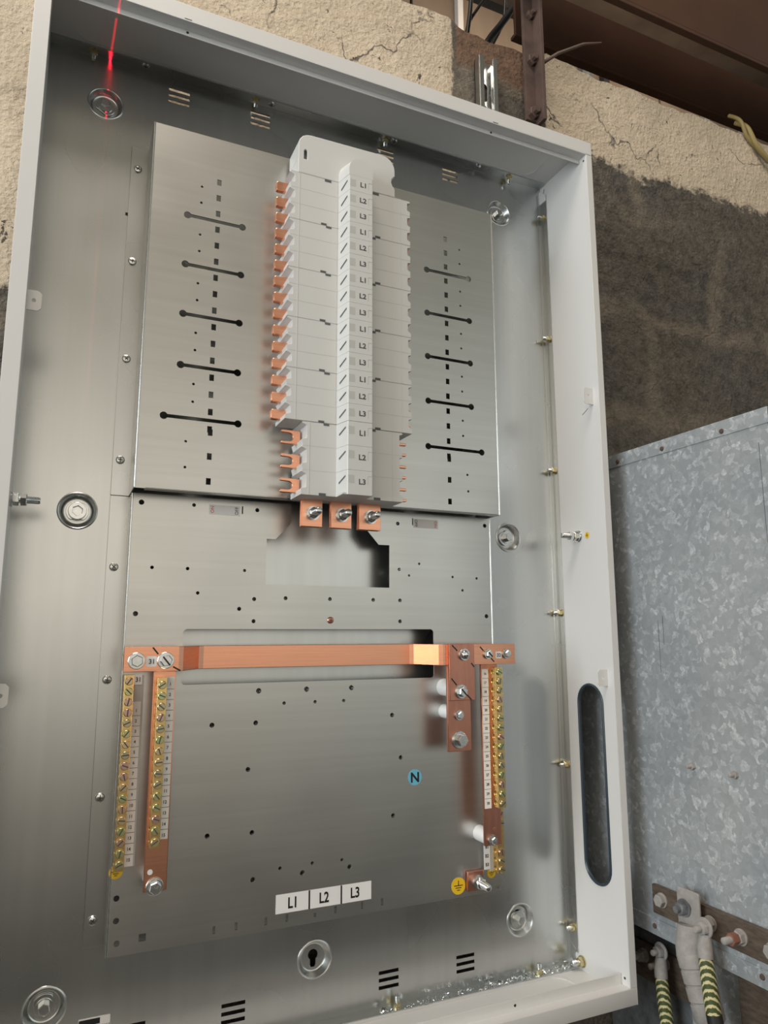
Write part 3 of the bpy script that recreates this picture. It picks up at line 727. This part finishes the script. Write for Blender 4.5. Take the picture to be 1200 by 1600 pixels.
def lower():
    x0, x1, z0, z1, y = 84, 653, -390, 189.4, -39
    big = [(97,177,3.6),(642,177,3.4),(97,27,3.4),(641,28,3.4),(93,-323,3.6),(94,-349,3.6),(96,-375,3.6),(648,-384,3.2)]
    tap = [(167,178,2.6),(257,177,3),(482,171,3),(115,89,2.4),(162,89,2.4),(241,89,2.2),(177,56,2.4),(256,49,2.9),(235,35,2.9),(256,18,2.9),
           (302,51,2.9),(370,51,2.9),(440,51,2.9),(485,51,2.9),(485,19,2.9),(484,99,2.6),(519,109,2),(501,90,2),(579,90,2.1),(624,89,2.1),(597,69,2.1),
           (266,-78,3.8),(336,-78,3.8),(405,-78,3.8),(303,-96,2.4),(349,-96,2.4),(393,-96,2.4),(203,-121,3.3),(263,-121,3.3),(254,-182,3.3),
           (471,-120,3.3),(485,-182,3.3),(472,-263,3.3),(262,-264,3.3),(202,-262,3.3),(302,-314,2.3),(334,-324,3.6),(348,-313,2.2),(392,-314,2.2),(404,-325,3.6),(265,-324,3.6)]
    slots = [rect(122,130.5,-377,-368.5)]
    for x in (215,244,284,313,383,423,454): slots.append(rect(x-1.8, x+1.8, -382.5, -373.5))
    slots.append(rect(351.2,354.8,-382.5,-378))
    slots += [rect(234.5,236.3,170,181), rect(507,508.8,170,181)]
    cut1 = [(308,161),(285,136),(272,136),(272,70),(467.5,70),(467.5,136),(449,136),(431,156)]
    outer = [(x0,z0),(x1+3,z0+0.0),(x1,z0+60),(x1,z1),(431,z1),(431,156),(449,136),(467.5,136),(467.5,70),(272,70),(272,136),(285,136),(308,161),(308,z1),(x0,z1)]
    cut2 = rrect(159.5, 543, -67, 7, 6)
    b = MB(); b.prism(outer, [cut2] + [circle(x, z, r, 16) for x, z, r in big+tap] + slots, y, y+1.5, 'y')
    ring_collars(b, tap, y, 0)
    b.box(x0, x0+1.5, y, -1.5, z0+2, z1, .4); b.box(x1-1.5, x1, y, -1.5, z0+60, z1-1, .4)
    b.build('plate', M['plate'], lo)
    for xe, zl in ((x0+.9, z0+1), (x1-.9, z0+62)): MB().tube([(xe, y+.9, zl), (xe, y+.9, z1-.6)], 1.6, 16).build('bent_edge', M['zinc'], lo)
    MB().box(59, 84.4, -2.8, -1.4, -388, 189.8, .3).build('fixing_flange', M['pan'], lo)
    MB().box(651, 672, -2.8, -1.4, -388, 189.8, .3).build('fixing_flange', M['pan'], lo)
    for z in (91, -59.5, -208.6, -356.4): place(P_pan, lo, 69, -2.8, z, 0, random.uniform(0, 1.5), 0)
    o = place(P_pan, lo, 371, y, 20); o.scale = (.85,.85,.85)
    for c in [o]: c.data = c.data.copy(); c.data.materials[0] = M['copper_dark']; c['label'] = 'bronze coloured screw'
    # stickers
    s = MB().box(297, 437, y-.4, y, -371.5, -347.5).build('phase_label', M['label'], lo)
    k = MB().box(343.2, 345.4, y-.6, y-.4, -371.5, -347.5).box(390.2, 392.4, y-.6, y-.4, -371.5, -347.5)
    for t_, x in (('L1', 320), ('L2', 366), ('L3', 412)): k.text(t_, 14, (x, y-.4, -359.5), squash=.78, bold=True)
    k.build('lettering', M['ink'], s)
    n = MB().lathe([(0,.1),(11.5,.1),(11.5,.45),(0,.45)], (508, y, -212), '-y', 36).build('neutral_label', M['blue'], lo)
    MB().text('N', 14.5, (508, y-.45, -212), bold=True).build('lettering', M['ink'], n)
    for x, z, r in ((579.5,-373.5,12), (90.5,-292,8.3), (638,-362.5,7.5)):
        e = MB().lathe([(0,.1),(r,.1),(r,.45),(0,.45)], (x, y, z), '-y', 32).build('earth_label', M['yellow'], lo); q = r/12
        MB().box(x-.6*q, x+.6*q, y-.65, y-.45, z+1*q, z+7.5*q).box(x-7.5*q, x+7.5*q, y-.65, y-.45, z, z+1.1*q).box(x-5*q, x+5*q, y-.65, y-.45, z-3.2*q, z-2.1*q).box(x-2.6*q, x+2.6*q, y-.65, y-.45, z-6.4*q, z-5.3*q).build('earth_symbol', M['ink'], e)
    for x0s, flip in ((188, 0), (509.5, 1)):
        s = MB().box(x0s, x0s+44, y-.4, y, 166.5, 180.5).build('switching_label', M['label'], lo)
        on = x0s + (4.5 if not flip else 39.5); off = x0s + (39 if not flip else 4.5)
        u, v = ('z','-x') if not flip else ('-z','x')
        MB().text('ON', 4.6, (on, y-.4, 173.5), u, v).build('lettering', M['red'], s)
        MB().text('OFF', 4.6, (off, y-.4, 173.5), u, v).build('lettering', M['print'], s)
lower()

# ------------------------------------------------------------------ busbar casing
ch = thing('busbar_chassis', 'light grey insulated busbar chassis with copper outgoing tabs and L1 L2 L3 marking strip', 'busbar chassis', 367, -74, 187)
def comb(xl, xr, ztop, pitch, n, notch, tip, dL=8, dR=5):
    """outline of n poles, each with a finger notch on both edges"""
    z1 = ztop; pts_r = []; pts_l = []
    for k in range(n):
        t = z1 - k*pitch; a, b2 = t - tip, t - tip - notch
        arc = [(xl + dL - 2.2*(1-math.cos(u)) , a - 2.2*(1-math.sin(u))) for u in (0,)]
        pts_l += [(xl+2.2, t-.0), (xl, a+1.8), (xl+dL-3.5, a), (xl+dL-.8, a-1.2), (xl+dL, a-3.6), (xl+dL, b2+1.2), (xl+dL-1.2, b2), (xl+2.0, b2-1.0), (xl, b2-2.6)]
        pts_r += [(xr-.6, t-.0), (xr, a+1.2), (xr-dR+.5, a), (xr-dR, a-1), (xr-dR, b2+1), (xr, b2-1.6)]
    zb = z1 - n*pitch
    pts_l.append((xl, zb+.15)); pts_r.append((xr, zb+.15))
    return pts_l + pts_r[::-1]
def chassis():
    YF, YB = -129.5, -83
    # outgoing cover segments, three poles each
    ztops = [666, 591, 516, 441, 366]
    for zt in ztops:
        b = MB(); b.prism(comb(268.5, 463, zt-.25, 24.85, 3, 12.5, 4), [], YF, YB, 'y', .35)
        b.box(283, 283.8, YF-.35, YF, zt-74.5, zt-.3); b.box(341.5, 342.2, YF-.35, YF, zt-74.5, zt-.3); b.box(446, 446.8, YF-.35, YF, zt-74.5, zt-.3)
        o = b.build('cover_segment', M['plastic'], ch)
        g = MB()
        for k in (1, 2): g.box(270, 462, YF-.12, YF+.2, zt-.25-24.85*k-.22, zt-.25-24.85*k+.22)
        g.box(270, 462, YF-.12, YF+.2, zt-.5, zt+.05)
        g.build('groove_shade_line', M['plastic_grey'], o)  # grey strips on the face paint the shadow lines of the joints
    b = MB(); b.prism(comb(293, 447.5, 290.7, 34.5, 3, 20, 4), [], YF, YB, 'y', .35)
    b.box(304, 304.8, YF-.35, YF, 188, 290); b.box(430, 430.8, YF-.35, YF, 188, 290)
    o = b.build('cover_segment', M['plastic'], ch)
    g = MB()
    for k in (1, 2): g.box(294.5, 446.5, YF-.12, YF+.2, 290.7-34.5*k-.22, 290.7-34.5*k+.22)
    g.box(294, 446.5, YF-.12, YF+.2, 290.1, 290.7); g.build('groove_shade_line', M['plastic_grey'], o)  # shadow lines of the pole joints, painted as grey strips
    # latch slot shade painted as dark pieces at the segment joints
    lt = MB().prism([(-8,3.4),(-8,.6),(-.2,.6),(-.2,-3.2),(8,-3.2),(8,-.4),(.4,-.4),(.4,3.4)][::-1], [], -.5, 2, 'y').build('latch_slot_shade', M['plastic_dark'], thing_dummy)
    ls = MB().box(-5, 5, -.5, 2, -1.8, 1.8).build('latch_slot_shade', M['plastic_dark'], thing_dummy)
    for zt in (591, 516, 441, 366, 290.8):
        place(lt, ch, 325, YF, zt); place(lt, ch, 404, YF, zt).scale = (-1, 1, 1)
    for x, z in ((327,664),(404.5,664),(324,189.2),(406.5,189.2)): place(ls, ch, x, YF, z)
    # end cap
    out = [(281,666.4),(281,716),(283,721.5),(287,726.5),(293,730),(300,731.2),(415,733)] + \
          [(415+22*math.sin(a), 711+22*math.cos(a)) for a in [PI/2*k/7 for k in range(1,8)]] + \
          [(437,702),(434.5,700),(431.5,696),(431,690),(433,685),(436,682),(437,678),(437,666.4)]
    ht = [(289.5,690),(294.5,690),(294.5,703)] + [(292+2.5*math.cos(a), 703+2.5*math.sin(a)) for a in [PI*k/6 for k in range(1,6)]] + [(289.5,703)]
    b = MB(); b.prism(out[::-1], [ht], YF, YB, 'y', .9)
    b.box(280.2, 281.2, -122, -84, 690, 692); b.box(280, 281.5, -128, -82, 667, 689)
    c = b.build('end_cap', M['plastic'], ch)
    MB().box(287, 297, YF+4, YF+6, 687, 709).build('inner_web', M['plastic_dark'], c)
    # raised marking spine with sloping left flank
    segs = [(666-25*k, 25) for k in range(15)] + [(290.7-34.5*k, 34.5) for k in range(3)]
    b = MB()
    for zt, h in segs:
        prof = [(344.2,-129.5),(350.8,-155),(351.8,-156),(387.4,-156),(388.2,-155),(388.2,-129.5)]
        b.prism(prof, [], zt-h+.14, zt-.14, 'z')
    # domed top of the spine
    dome = [(350.8,666)] + [(369.5-18.7*math.cos(a), 676+18.7*math.sin(a)) for a in [PI*k/14 for k in range(15)]] + [(388.2,666)]
    base = [(344.0,666)] + [(366.1-22.1*math.cos(a), 676+24*math.sin(a)) for a in [PI*k/14 for k in range(15)]] + [(388.4,666)]
    va = [b.bm.verts.new(mm(x,-156,z)) for x, z in dome]; vb = [b.bm.verts.new(mm(x,-129.3,z)) for x, z in base]
    b.bm.faces.new(va)
    for i in range(len(va)-1): b.bm.faces.new([va[i], va[i+1], vb[i+1], vb[i]])
    b.bm.faces.new([va[-1], va[0], vb[0], vb[-1]])
    b.box(345, 388, -154, -130, 187.6, 190)
    o = b.build('marking_spine', M['plastic'], ch)
    MB().box(350.6, 388.3, -156.05, -155, 665.6, 666.1).build('groove_shade_line', M['plastic_grey'], o)  # grey strip painting the shadow line below the dome
    names = ['L1','L2','L3']*6
    t = MB()
    for k, (zt, h) in enumerate(segs):
        zc = zt - 12.8
        t.text(names[k], 7.8, (372.6, -156, zc - (3 if h > 30 else 0)), squash=1.05, bold=True)
        MB().box(352.2, 361, -156.12, -155.9, zc-5.6, zc+5.6).build('write_on_patch', M['plastic_grey'], o)
        MB().prism([(380.4,zc-6),(380.4,zc+4.6),(381.6,zc+6),(387.6,zc+6.1),(387.6,zc+5.5),(382,zc+5.4),(381,zc+4.4),(381,zc-6)], [], -156.25, -155.9, 'y').build('raised_bracket', M['plastic_grey'], o)
        sl = MB()
        # vent slot shade painted as a dark sliver on the flank
        A = mm(346.2, -137.5, zc-3.5); 
        q0 = [(345.6,-136.6,zc-4.6),(349.4,-151.2,zc+3.4),(349.4,-151.2,zc+5.4),(345.6,-136.6,zc-2.4)]
        f_ = [sl.bm.verts.new(mm(x-.25, y, z)) for x, y, z in q0]; g_ = [sl.bm.verts.new(mm(x+.8, y, z)) for x, y, z in q0]
        sl.bm.faces.new(f_)
        for i in range(4): sl.bm.faces.new([f_[i], f_[(i+1)%4], g_[(i+1)%4], g_[i]])
        sl.build('flank_slot_shade', M['plastic_dark'], o)
    t.build('lettering', M['print'], o)
    # plain fold lines on the flank between poles
    # copper tabs, one pair per pole
    def tab():
        b = MB(); b.prism(rrect(0, 34, -7.2, 7.2, 3, 4), [], -4, 4, 'y', .8); return b.build('outgoing_tab', M['copper'], thing_dummy)
    T = tab()
    for k in range(15):
        zc = 652.5 - 24.9*k + .0
        o = place(T, ch, 255, -104, zc-1.5); o = place(T, ch, 440, -104, zc-1.5)
        o.scale = (.93, 1, 1)
    def fork():
        pts = [(0,-10),(26,-10),(26,10),(0,10),(-1.4,9),(-1.6,7.4),(-.6,6.2),(10,6.0)] + [(10+5.6*math.sin(a), 5.8*math.cos(a)) for a in [PI*k/8 for k in range(1,8)]] + [(10,-6.0),(-.6,-6.2),(-1.6,-7.4),(-1.4,-9)]
        b = MB(); b.prism(pts[::-1], [], -2.5, 2.5, 'y', .6); return b.build('outgoing_fork', M['copper'], thing_dummy)
    F = fork()
    for k in range(3):
        zc = 290.7 - 34.5*k - 19
        place(F, ch, 272, -106, zc); o = place(F, ch, 462.5, -106, zc, 0, PI, 0)
    # core behind the covers
    MB().box(300, 432, -100, -75.5, 192, 690).build('busbar_support', M['plastic_dark'], ch)
    # incoming bars
    for x0, x1 in ((306,336.5),(349.5,381),(392.5,427)):
        b = MB(); b.box(x0, x1, -96, -92.6, 149, 215, .5); b.box(x0-.6, x1-.6, -92.4, -89.2, 149.6, 215, .5); b.box(x0, x1, -89, -86, 149, 215, .5)
        o = b.build('incoming_bar', M['copper'], ch); xc = (x0+x1)/2 + 1
        s_ = MB(); s_.lathe([(0,0),(10,0),(10,1.6),(0,1.6)], (xc,-96,168), '-y', 28); s_.lathe([(0,1.6),(9,1.6),(9,3.8),(0,3.8)], (xc,-96,168), '-y', 26)
        s_.lathe([(0,3.8),(8,3.8),(8,9.5),(7,10.4),(0,10.4)], (xc,-96,168), '-y', 6, .2)
        s_.lathe([(0,10),(4.9,10),(4.9,27.2),(3.8,28.4),(0,28.4)], (xc,-96,168), '-y', 18)
        for k in range(11): s_.lathe([(4.9,10.8+k*1.5),(5.3,11.5+k*1.5),(4.9,12.2+k*1.5)], (xc,-96,168), '-y', 18)
        s_.build('stud', M['zinc'], o)
chassis()

# ------------------------------------------------------------------ terminal blocks
def block(parent, x0, x1, yb, yf, zs, ztop, zbot, r=3.6, mt='brass'):
    b = MB(); b.prism(rect(yf, yb, zbot, ztop), [circle((yf+yb)/2+1, z, r, 14) for z in zs], x0, x1, 'x', .5)
    o = b.build('terminal_block', M[mt], parent)
    for z in zs:
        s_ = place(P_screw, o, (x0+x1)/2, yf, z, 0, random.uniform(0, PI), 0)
    return o
def strip(parent, x0, x1, y, ztop, zbot, marks, lines, h=4.0, wide=None):
    s_ = MB().box(x0, x1, y-.5, y, zbot, ztop).build('number_strip', M['label'], parent)
    k = MB()
    for t_, z in marks: k.text(t_, h, ((x0+x1)/2, y-.5, z), squash=.9, bold=True)
    for z in lines: k.box(x0, x1, y-.65, y-.5, z-.25, z+.25)
    k.build('lettering', M['print'], s_); return s_

nb = thing('neutral_busbar', 'copper neutral busbar with cranked cross link dipping into the lower plate, two brass terminal rows', 'busbar', 369, -40, -311)
def neutral():
    # cranked link bar: a bent strip, 5 mm thick
    path = [(83,-76),(150,-76),(156,-73),(184,-27),(191,-24),(508,-24),(514,-27),(531,-77),(537,-80),(666,-80)]
    back = [(83,-71),(148,-71),(152,-69),(180,-23),(188,-19),(511,-19),(518,-23),(535,-72.5),(540,-75),(666,-75)]
    b = MB(); b.prism(path + back[::-1], [], -46.8, -15.6, 'z', .5)
    link = b.build('link_bar', M['copper'], nb)
    MB().box(120.5, 148, -71, -66, -311, -18, .6).build('riser_bar', M['copper'], nb)
    MB().box(606, 635.5, -75, -70, -312, -18, .6).build('riser_bar', M['copper_dark'], nb)
    MB().box(544, 588, -86, -80, -98.5, -15, .6).build('connection_bar', M['copper_dark'], nb)
    MB().box(543.5, 583, -80, -75, -172.5, -47.2, .6).build('connection_bar', M['copper_dark'], nb)
    # brass rows
    zs = [-63 - 13.36*k for k in range(15)]
    block(nb, 123.5, 135.5, -71, -86, zs, -54, -257)
    strip(nb, 136.5, 146.5, -71, -54, -251, [(str(k+1), -63-13.1*k) for k in range(15)], [-69.4-13.1*k for k in range(14)])
    zs2 = [-58 - 13.75*k for k in range(15)]
    block(nb, 622, 635.5, -75, -90, zs2, -51, -257)
    strip(nb, 607, 618.5, -75, -54, -259, [(str(16+k), -61-13.6*k) for k in range(15)], [-68-13.6*k for k in range(14)])
    for t_, x, z in (('31', 116, -34),):
        s_ = MB().prism(rrect(x-6.5, x+6.5, z-6.5, z+6.5, 1.6, 3), [], -76.5, -76.1, 'y').build('number_label', M['label'], nb)
        MB().text(t_, 6, (x, -76.5, z), bold=True).build('lettering', M['print'], s_)
    s_ = MB().prism(rrect(629.5, 640.5, -38, -27.5, 1.4, 3), [], -80.5, -80.1, 'y').build('number_label', M['label'], nb)
    MB().text('32', 5.6, (635.8, -80.5, -32.8), bold=True).build('lettering', M['print'], s_)
    # bolts
    place(P_bolt_m, nb, 98, -76, -33, 0, .2, 0); place(P_bolt_m, nb, 133.5, -76, -33, 0, .7, 0)
    place(P_bolt_m, nb, 133.5, -71, -305, 0, .5, 0)
    place(P_stud_m, nb, 569, -86, -31, 0, .1, 0); place(P_bolt_m, nb, 563, -86, -85.5, 0, .4, 0)
    place(P_bolt_s, nb, 562, -80, -120, 0, .2, 0); place(P_bolt_l, nb, 562, -80, -156, 0, .9, 0)
    place(P_bolt_s, nb, 615, -80, -31, 0, .3, 0); place(P_bolt_s, nb, 649, -80, -31, 0, .1, 0)
    place(P_bolt_s, nb, 618, -75, -304, 0, .3, 0)
    MB().lathe([(0,0),(3.2,0),(3.2,.3),(0,.3)], (127.5, -71, -288), '-y', 18).build('paint_spot', M['label'], nb)
    MB().lathe([(0,0),(2.8,0),(2.8,.3),(0,.3)], (623, -75, -289), '-y', 18).build('bare_hole', M['copper'], nb)
    # torque marks drawn across the bolts
    q = MB()
    def stroke(x0, z0, x1, z1, y, w=1.0):
        d = Vector((x1-x0, z1-z0)).normalized(); n = Vector((-d.y, d.x))*w
        q.prism([(x0-n.x,z0-n.y),(x1-n.x,z1-n.y),(x1+n.x,z1+n.y),(x0+n.x,z0+n.y)], [], y-.25, y, 'y')
    stroke(117,-16.5,124,-25,-76); stroke(129,-28,138,-39,-85.8); stroke(143,-41,152.5,-49+2.6,-76)
    stroke(549,-17,558,-25.5,-86); stroke(582,-44,587,-50,-86); stroke(547,-66,556,-76,-86); stroke(559,-81,568,-91,-95.8); stroke(574,-91,581,-98,-86)
    stroke(602,-20,608,-26,-80); stroke(612,-28,619,-35,-88.8); stroke(621,-37,627,-43,-80)
    q.build('torque_mark', M['ink'], nb)
    # nylon stand-offs
    for x, z, r in ((560,-82,13),(560,-118,10.5),(618,-302,11.5),(133,-303,10)):
        yb = -70 if x in (618,) else (-66 if x == 133 else -75)
        MB().cyl((x, -39.2, z), '-y', r, -39.2-yb, 30, 1.2).build('stand_off', M['nylon'], nb)
neutral()

el = thing('earth_terminal_strip', 'long brass earth terminal row down the left edge of the lower plate', 'terminal strip', 92, -40, -287)
def earth_left():
    zs = [-59 - 12.95*k for k in range(18)]
    block(el, 86.5, 98, -43, -57.5, zs, -51.5, -287)
    MB().box(86.5, 112, -43, -39.2, -286, -52, .4).build('carrier', M['plastic_grey'], el)
    strip(el, 99, 109.5, -43, -51.5, -64.5, [('31', -58)], [], 6)
    strip(el, 99, 109.5, -43, -86, -286, [(str(k+1), -59-12.95*(k+3)+.8) for k in range(15)], [-59-12.95*(k+3)-5.6 for k in range(14)])
earth_left()
er = thing('earth_terminal_strip', 'brass earth terminal row mostly hidden behind the right copper riser, marked B2 B3', 'terminal strip', 643, -40, -358)
def earth_right():
    zs = [-62 - 13.2*k for k in range(18)] + [-328, -340.5, -353]
    block(er, 638.5, 651, -45, -58, zs, -54, -359, 3.4)
    MB().box(633, 651, -45, -39.2, -358, -54, .4).build('carrier', M['plastic_grey'], er)
    strip(er, 621.5, 632.5, -45.2, -312, -354.5, [('B1', -322), ('B2', -335), ('B3', -347.5)], [], 5)
earth_right()
eb = thing('earth_connection_block', 'square copper earth block with protruding plated stud at the lower right plate corner', 'terminal', 606, -39, -368)
MB().box(592, 620, -46, -40, -382, -354, .8).build('block', M['copper_dark'], eb)
def eb_stud():
    x, z = 610, -370; s_ = MB(); s_.lathe([(0,0),(10.5,0),(10.5,1.6),(0,1.6)], (x,-46,z), '-y', 28); s_.lathe([(0,1.6),(9.4,1.6),(9.4,4),(0,4)], (x,-46,z), '-y', 26)
    s_.lathe([(0,4),(8.6,4),(8.6,11),(7.6,12),(0,12)], (x,-46,z), '-y', 6, .2); s_.lathe([(0,12),(5,12),(5,30),(4,31),(0,31)], (x,-46,z), '-y', 18)
    for k in range(12): s_.lathe([(5,12.5+k*1.5),(5.4,13.2+k*1.5),(5,13.9+k*1.5)], (x,-46,z), '-y', 18)
    s_.build('stud', M['zinc'], eb)
eb_stud()

# swarf lying on the floor flange of the enclosure
def swarf():
    b = MB(); r = random.Random(5)
    for k in range(420):
        t = r.random()**.8; x = 470 + (XR-12-470)*t if k % 4 else r.uniform(640, XR-10); y = r.uniform(-22, -4); s_ = r.uniform(.5, 1.9)
        p = mm(x, y, ZB+1.6+s_*.4); R_ = Matrix.Rotation(r.uniform(0,6), 3, Vector((r.random(), r.random(), r.random())).normalized())
        v = [p + R_ @ Vector(q_)*s_*.001 for q_ in ((-1.6,-.4,0),(1.6,-.3,.3),(1.2,.5,.7),(-1.2,.5,-.2),(0,0,.9))]
        vs = [b.bm.verts.new(c_) for c_ in v]
        for f_ in ((0,1,4),(1,2,4),(2,3,4),(3,0,4),(3,2,1,0)): b.bm.faces.new([vs[i] for i in f_])
    o = b.build('metal_swarf', M['zinc'], None, mm(700, -12, ZB+1.6), 1); tag(o, 'scattered metal drilling swarf lying along the bottom flange of the enclosure', 'swarf', kind='stuff')
swarf()

# ------------------------------------------------------------------ old galvanised cabinet on the right with its earth bar
oc = thing('galvanised_cabinet', 'old spangled galvanised steel cabinet standing proud of the wall right of the enclosure', 'cabinet', 1100, 44, -455)
def cabinet():
    X, Y0, Y1, z0, z1 = 870, -402, 40, -455, 307
    MB().box(X+1.5, 1420, Y0+2, Y1, z0+2, z1-2, 1).build('body', M['spangle'], oc)
    MB().box(X, 1421, Y0, Y1, z1-23, z1, .8).build('lid', M['spangle'], oc)
    MB().box(X, 1421, Y0, Y1, z0, z0+24, .8).build('base_angle', M['spangle'], oc)
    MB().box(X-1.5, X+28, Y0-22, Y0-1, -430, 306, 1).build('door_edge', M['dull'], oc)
    for y, z in ((-110,293),(-211,292),(-326,291),(-133,-442),(-320,-441)):
        MB().lathe([(0,0),(4,0),(3.2,1.6),(0,2.2)], (X,y,z), '-x', 14).build('rivet', M['rust'], oc)
    for y, z in ((-228,-193),(-302,-193)):
        b = MB(); b.cyl((X+1.5,y,z), '-x', 2.6, 13, 12, .5); b.lathe([(0,0),(5.4,0),(5.4,5),(0,5)], (X+1.5,y,z), '-x', 6, .3); b.build('through_screw', M['dusty'], oc)
    for y, za, zb in ((-178,20,-60),(-188,28,-18),(-393,40,-40),(-384,260,120)): MB().box(X+1.3, X+1.55, y, y+.9, zb, za).build('scratch', M['dull'], oc)
cabinet()
def earthbar(name, label, X, y0, y1, z0, z1, bolts, mt='oldbar'):
    t = thing(name, label, 'earth bar', X, (y0+y1)/2, z0)
    MB().box(X-6, X, y1, y0, z0, z1, .6).build('bar', M[mt], t)
    for y, z, st, mt2 in bolts:
        b = MB()
        b.lathe([(0,0),(10.5,0),(10.5,2),(0,2)], (X-6,y,z), '-x', 22)
        b.lathe([(0,2),(9,2),(9,9),(8,10),(0,10)], (X-6,y,z), '-x', 6, y*.01)
        o = b.build('nut', M[mt2], t)
        if st: 
            c_ = MB(); c_.lathe([(0,10),(7.8,10),(7.8,10+st*.45),(0,10+st*.45)], (X-6,y,z), '-x', 6, .4); c_.build('lock_nut', M['copper_nut' if st > 20 else 'dusty'], o)
            MB().lathe([(0,9),(4.6,9),(4.6,9+st),(3.6,10+st),(0,10+st)], (X-6,y,z), '-x', 14).build('stud', M['dusty'], o)
    return t
earthbar('earth_bar', 'tarnished copper earth bar bolted along the foot of the galvanised cabinet', 869.8, -138, -420, -420, -379,
         [(-158,-397,0,'dusty'), (-247,-400,0,'dusty'), (-297,-400,24,'dusty'), (-345,-400,0,'dusty')])
# lower cabinet and its bar
lc = thing('cable_trunking', 'dark galvanised trunking below the cabinet, behind the hanging earth cables', 'trunking', 1000, 44, -1400)
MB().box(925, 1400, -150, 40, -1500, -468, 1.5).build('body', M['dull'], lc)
MB().box(914, 1400, -262, -152, -1500, -462, 1.5).build('side_duct', M['spangle'], lc)
p2 = thing('steel_box', 'dark brown grey steel box with door seam under the galvanised cabinet', 'box', 1000, -400, -1500)
MB().box(884, 1300, -520, -268, -528, -462, 1.5).build('upper_door', M['oldbar'], p2)
MB().box(884, 1300, -520, -268, -1500, -530, 1.5).build('lower_door', M['oldbar'], p2)
MB().cyl((884,-300,-590), '-x', 5, 10, 12, 1).tube([(876,-300,-700),(876,-300,-545)], 4.5).build('handle', M['dusty'], p2)
earthbar('earth_bar', 'short dark earth bar in the shade between the enclosure and the hanging cables', 924.8, -20, -150, -556, -500,
         [(-54,-520,12,'dusty'), (-98,-516,22,'dusty')], 'oldbar')

def lug_cable(label, group, X, y, z, big, zend, lean=0):
    """cable end: palm bolted to the bar, barrel, sleeve and the cable running down"""
    t = thing('earth_cable', label, 'cable', X, y, z, 'earth cables hanging from the earth bars')
    if big:
        b = MB(); b.prism(rrect(y-21, y+19, z-30, z+24, 4), [circle(y, z, 6, 16)], X-4, X, 'x', 1.2)
        b.tube([(X-3, y-2, z-22),(X-6, y-4, z-46),(X-6, y-6, z-60)], [17,21,22], 18)
        b.build('lug', M['dusty'], t)
        n_ = MB(); n_.lathe([(0,4),(12,4),(12,6),(0,6)], (X,y+6,z-2), '-x', 24); n_.lathe([(0,6),(9.5,6),(9.5,14),(8.5,15),(0,15)], (X,y+6,z-2), '-x', 6); n_.lathe([(0,15),(4.8,15),(4.8,21),(0,21)], (X,y+6,z-2), '-x', 14)
        n_.build('nut', M['dull'], t)
        prof = []; zz = z-56
        pts = []; rs = []
        for k, (dz, r) in enumerate(((0,21),(2,22.5),(16,22.2),(17,20.8),(19,20.8),(20,22),(34,21.6),(35,20),(38,20),(39,21.4),(54,21),(55,19.4),(57,19.4),(58,20.8),(76,20.4),(80,16))):
            pts.append((X-6+lean*.1*dz*.02, y-6-dz*.30, zz-dz)); rs.append(r)
        MB().tube(pts, rs, 20).build('heatshrink', M['dusty'], t)
        y2 = y-6-72*.30
        MB().tube([(X-6, y2+1, zz-68),(X-6, y2-10, zz-140),(X-4, y2-35, zz-260),(X, y2-60, zend)], 15, 16).build('sheath', M['black'], t)
    else:
        b = MB(); b.prism(circle(y, z, 13, 24), [circle(y, z, 5, 14)], X-3, X, 'x', .8)
        b.tube([(X-2, y, z-8),(X-5, y-1, z-22),(X-6, y-2, z-36)], [8,10,10], 14); b.build('lug', M['dusty'], t)
        n_ = MB(); n_.lathe([(0,3),(9,3),(9,10),(8,11),(0,11)], (X,y,z), '-x', 6); n_.lathe([(0,11),(4.4,11),(4.4,19),(3.6,20),(0,20)], (X,y,z), '-x', 14); n_.build('nut', M['dusty'], t)
        MB().tube([(X-6, y-1, z-26),(X-6, y-4, z-60),(X-6, y-9, z-104)], [9,10,10], 16).build('striped_sleeve', M['sleeve'], t)
        MB().tube([(X-6, y-9, z-102),(X-5, y-24, z-180),(X-2, y-50, z-320),(X, y-70, zend)], 10.5, 14).build('sheath', M['black'], t)
    return t
lug_cable('thick earth cable in grey heatshrink with flat palm lug on the cabinet earth bar', None, 852, -222, -385, True, -1490)
lug_cable('green and yellow sleeved earth cable right beside the thick grey one', None, 838, -262, -396, False, -1490)
lug_cable('lower green and yellow sleeved earth cable nearest the enclosure corner', None, 895, -118, -487, False, -1490)

# ------------------------------------------------------------------ remove the fixing prototypes
def drop(o):
    for c_ in list(o.children): drop(c_)
    bpy.data.objects.remove(o, do_unlink=True)
drop(thing_dummy)
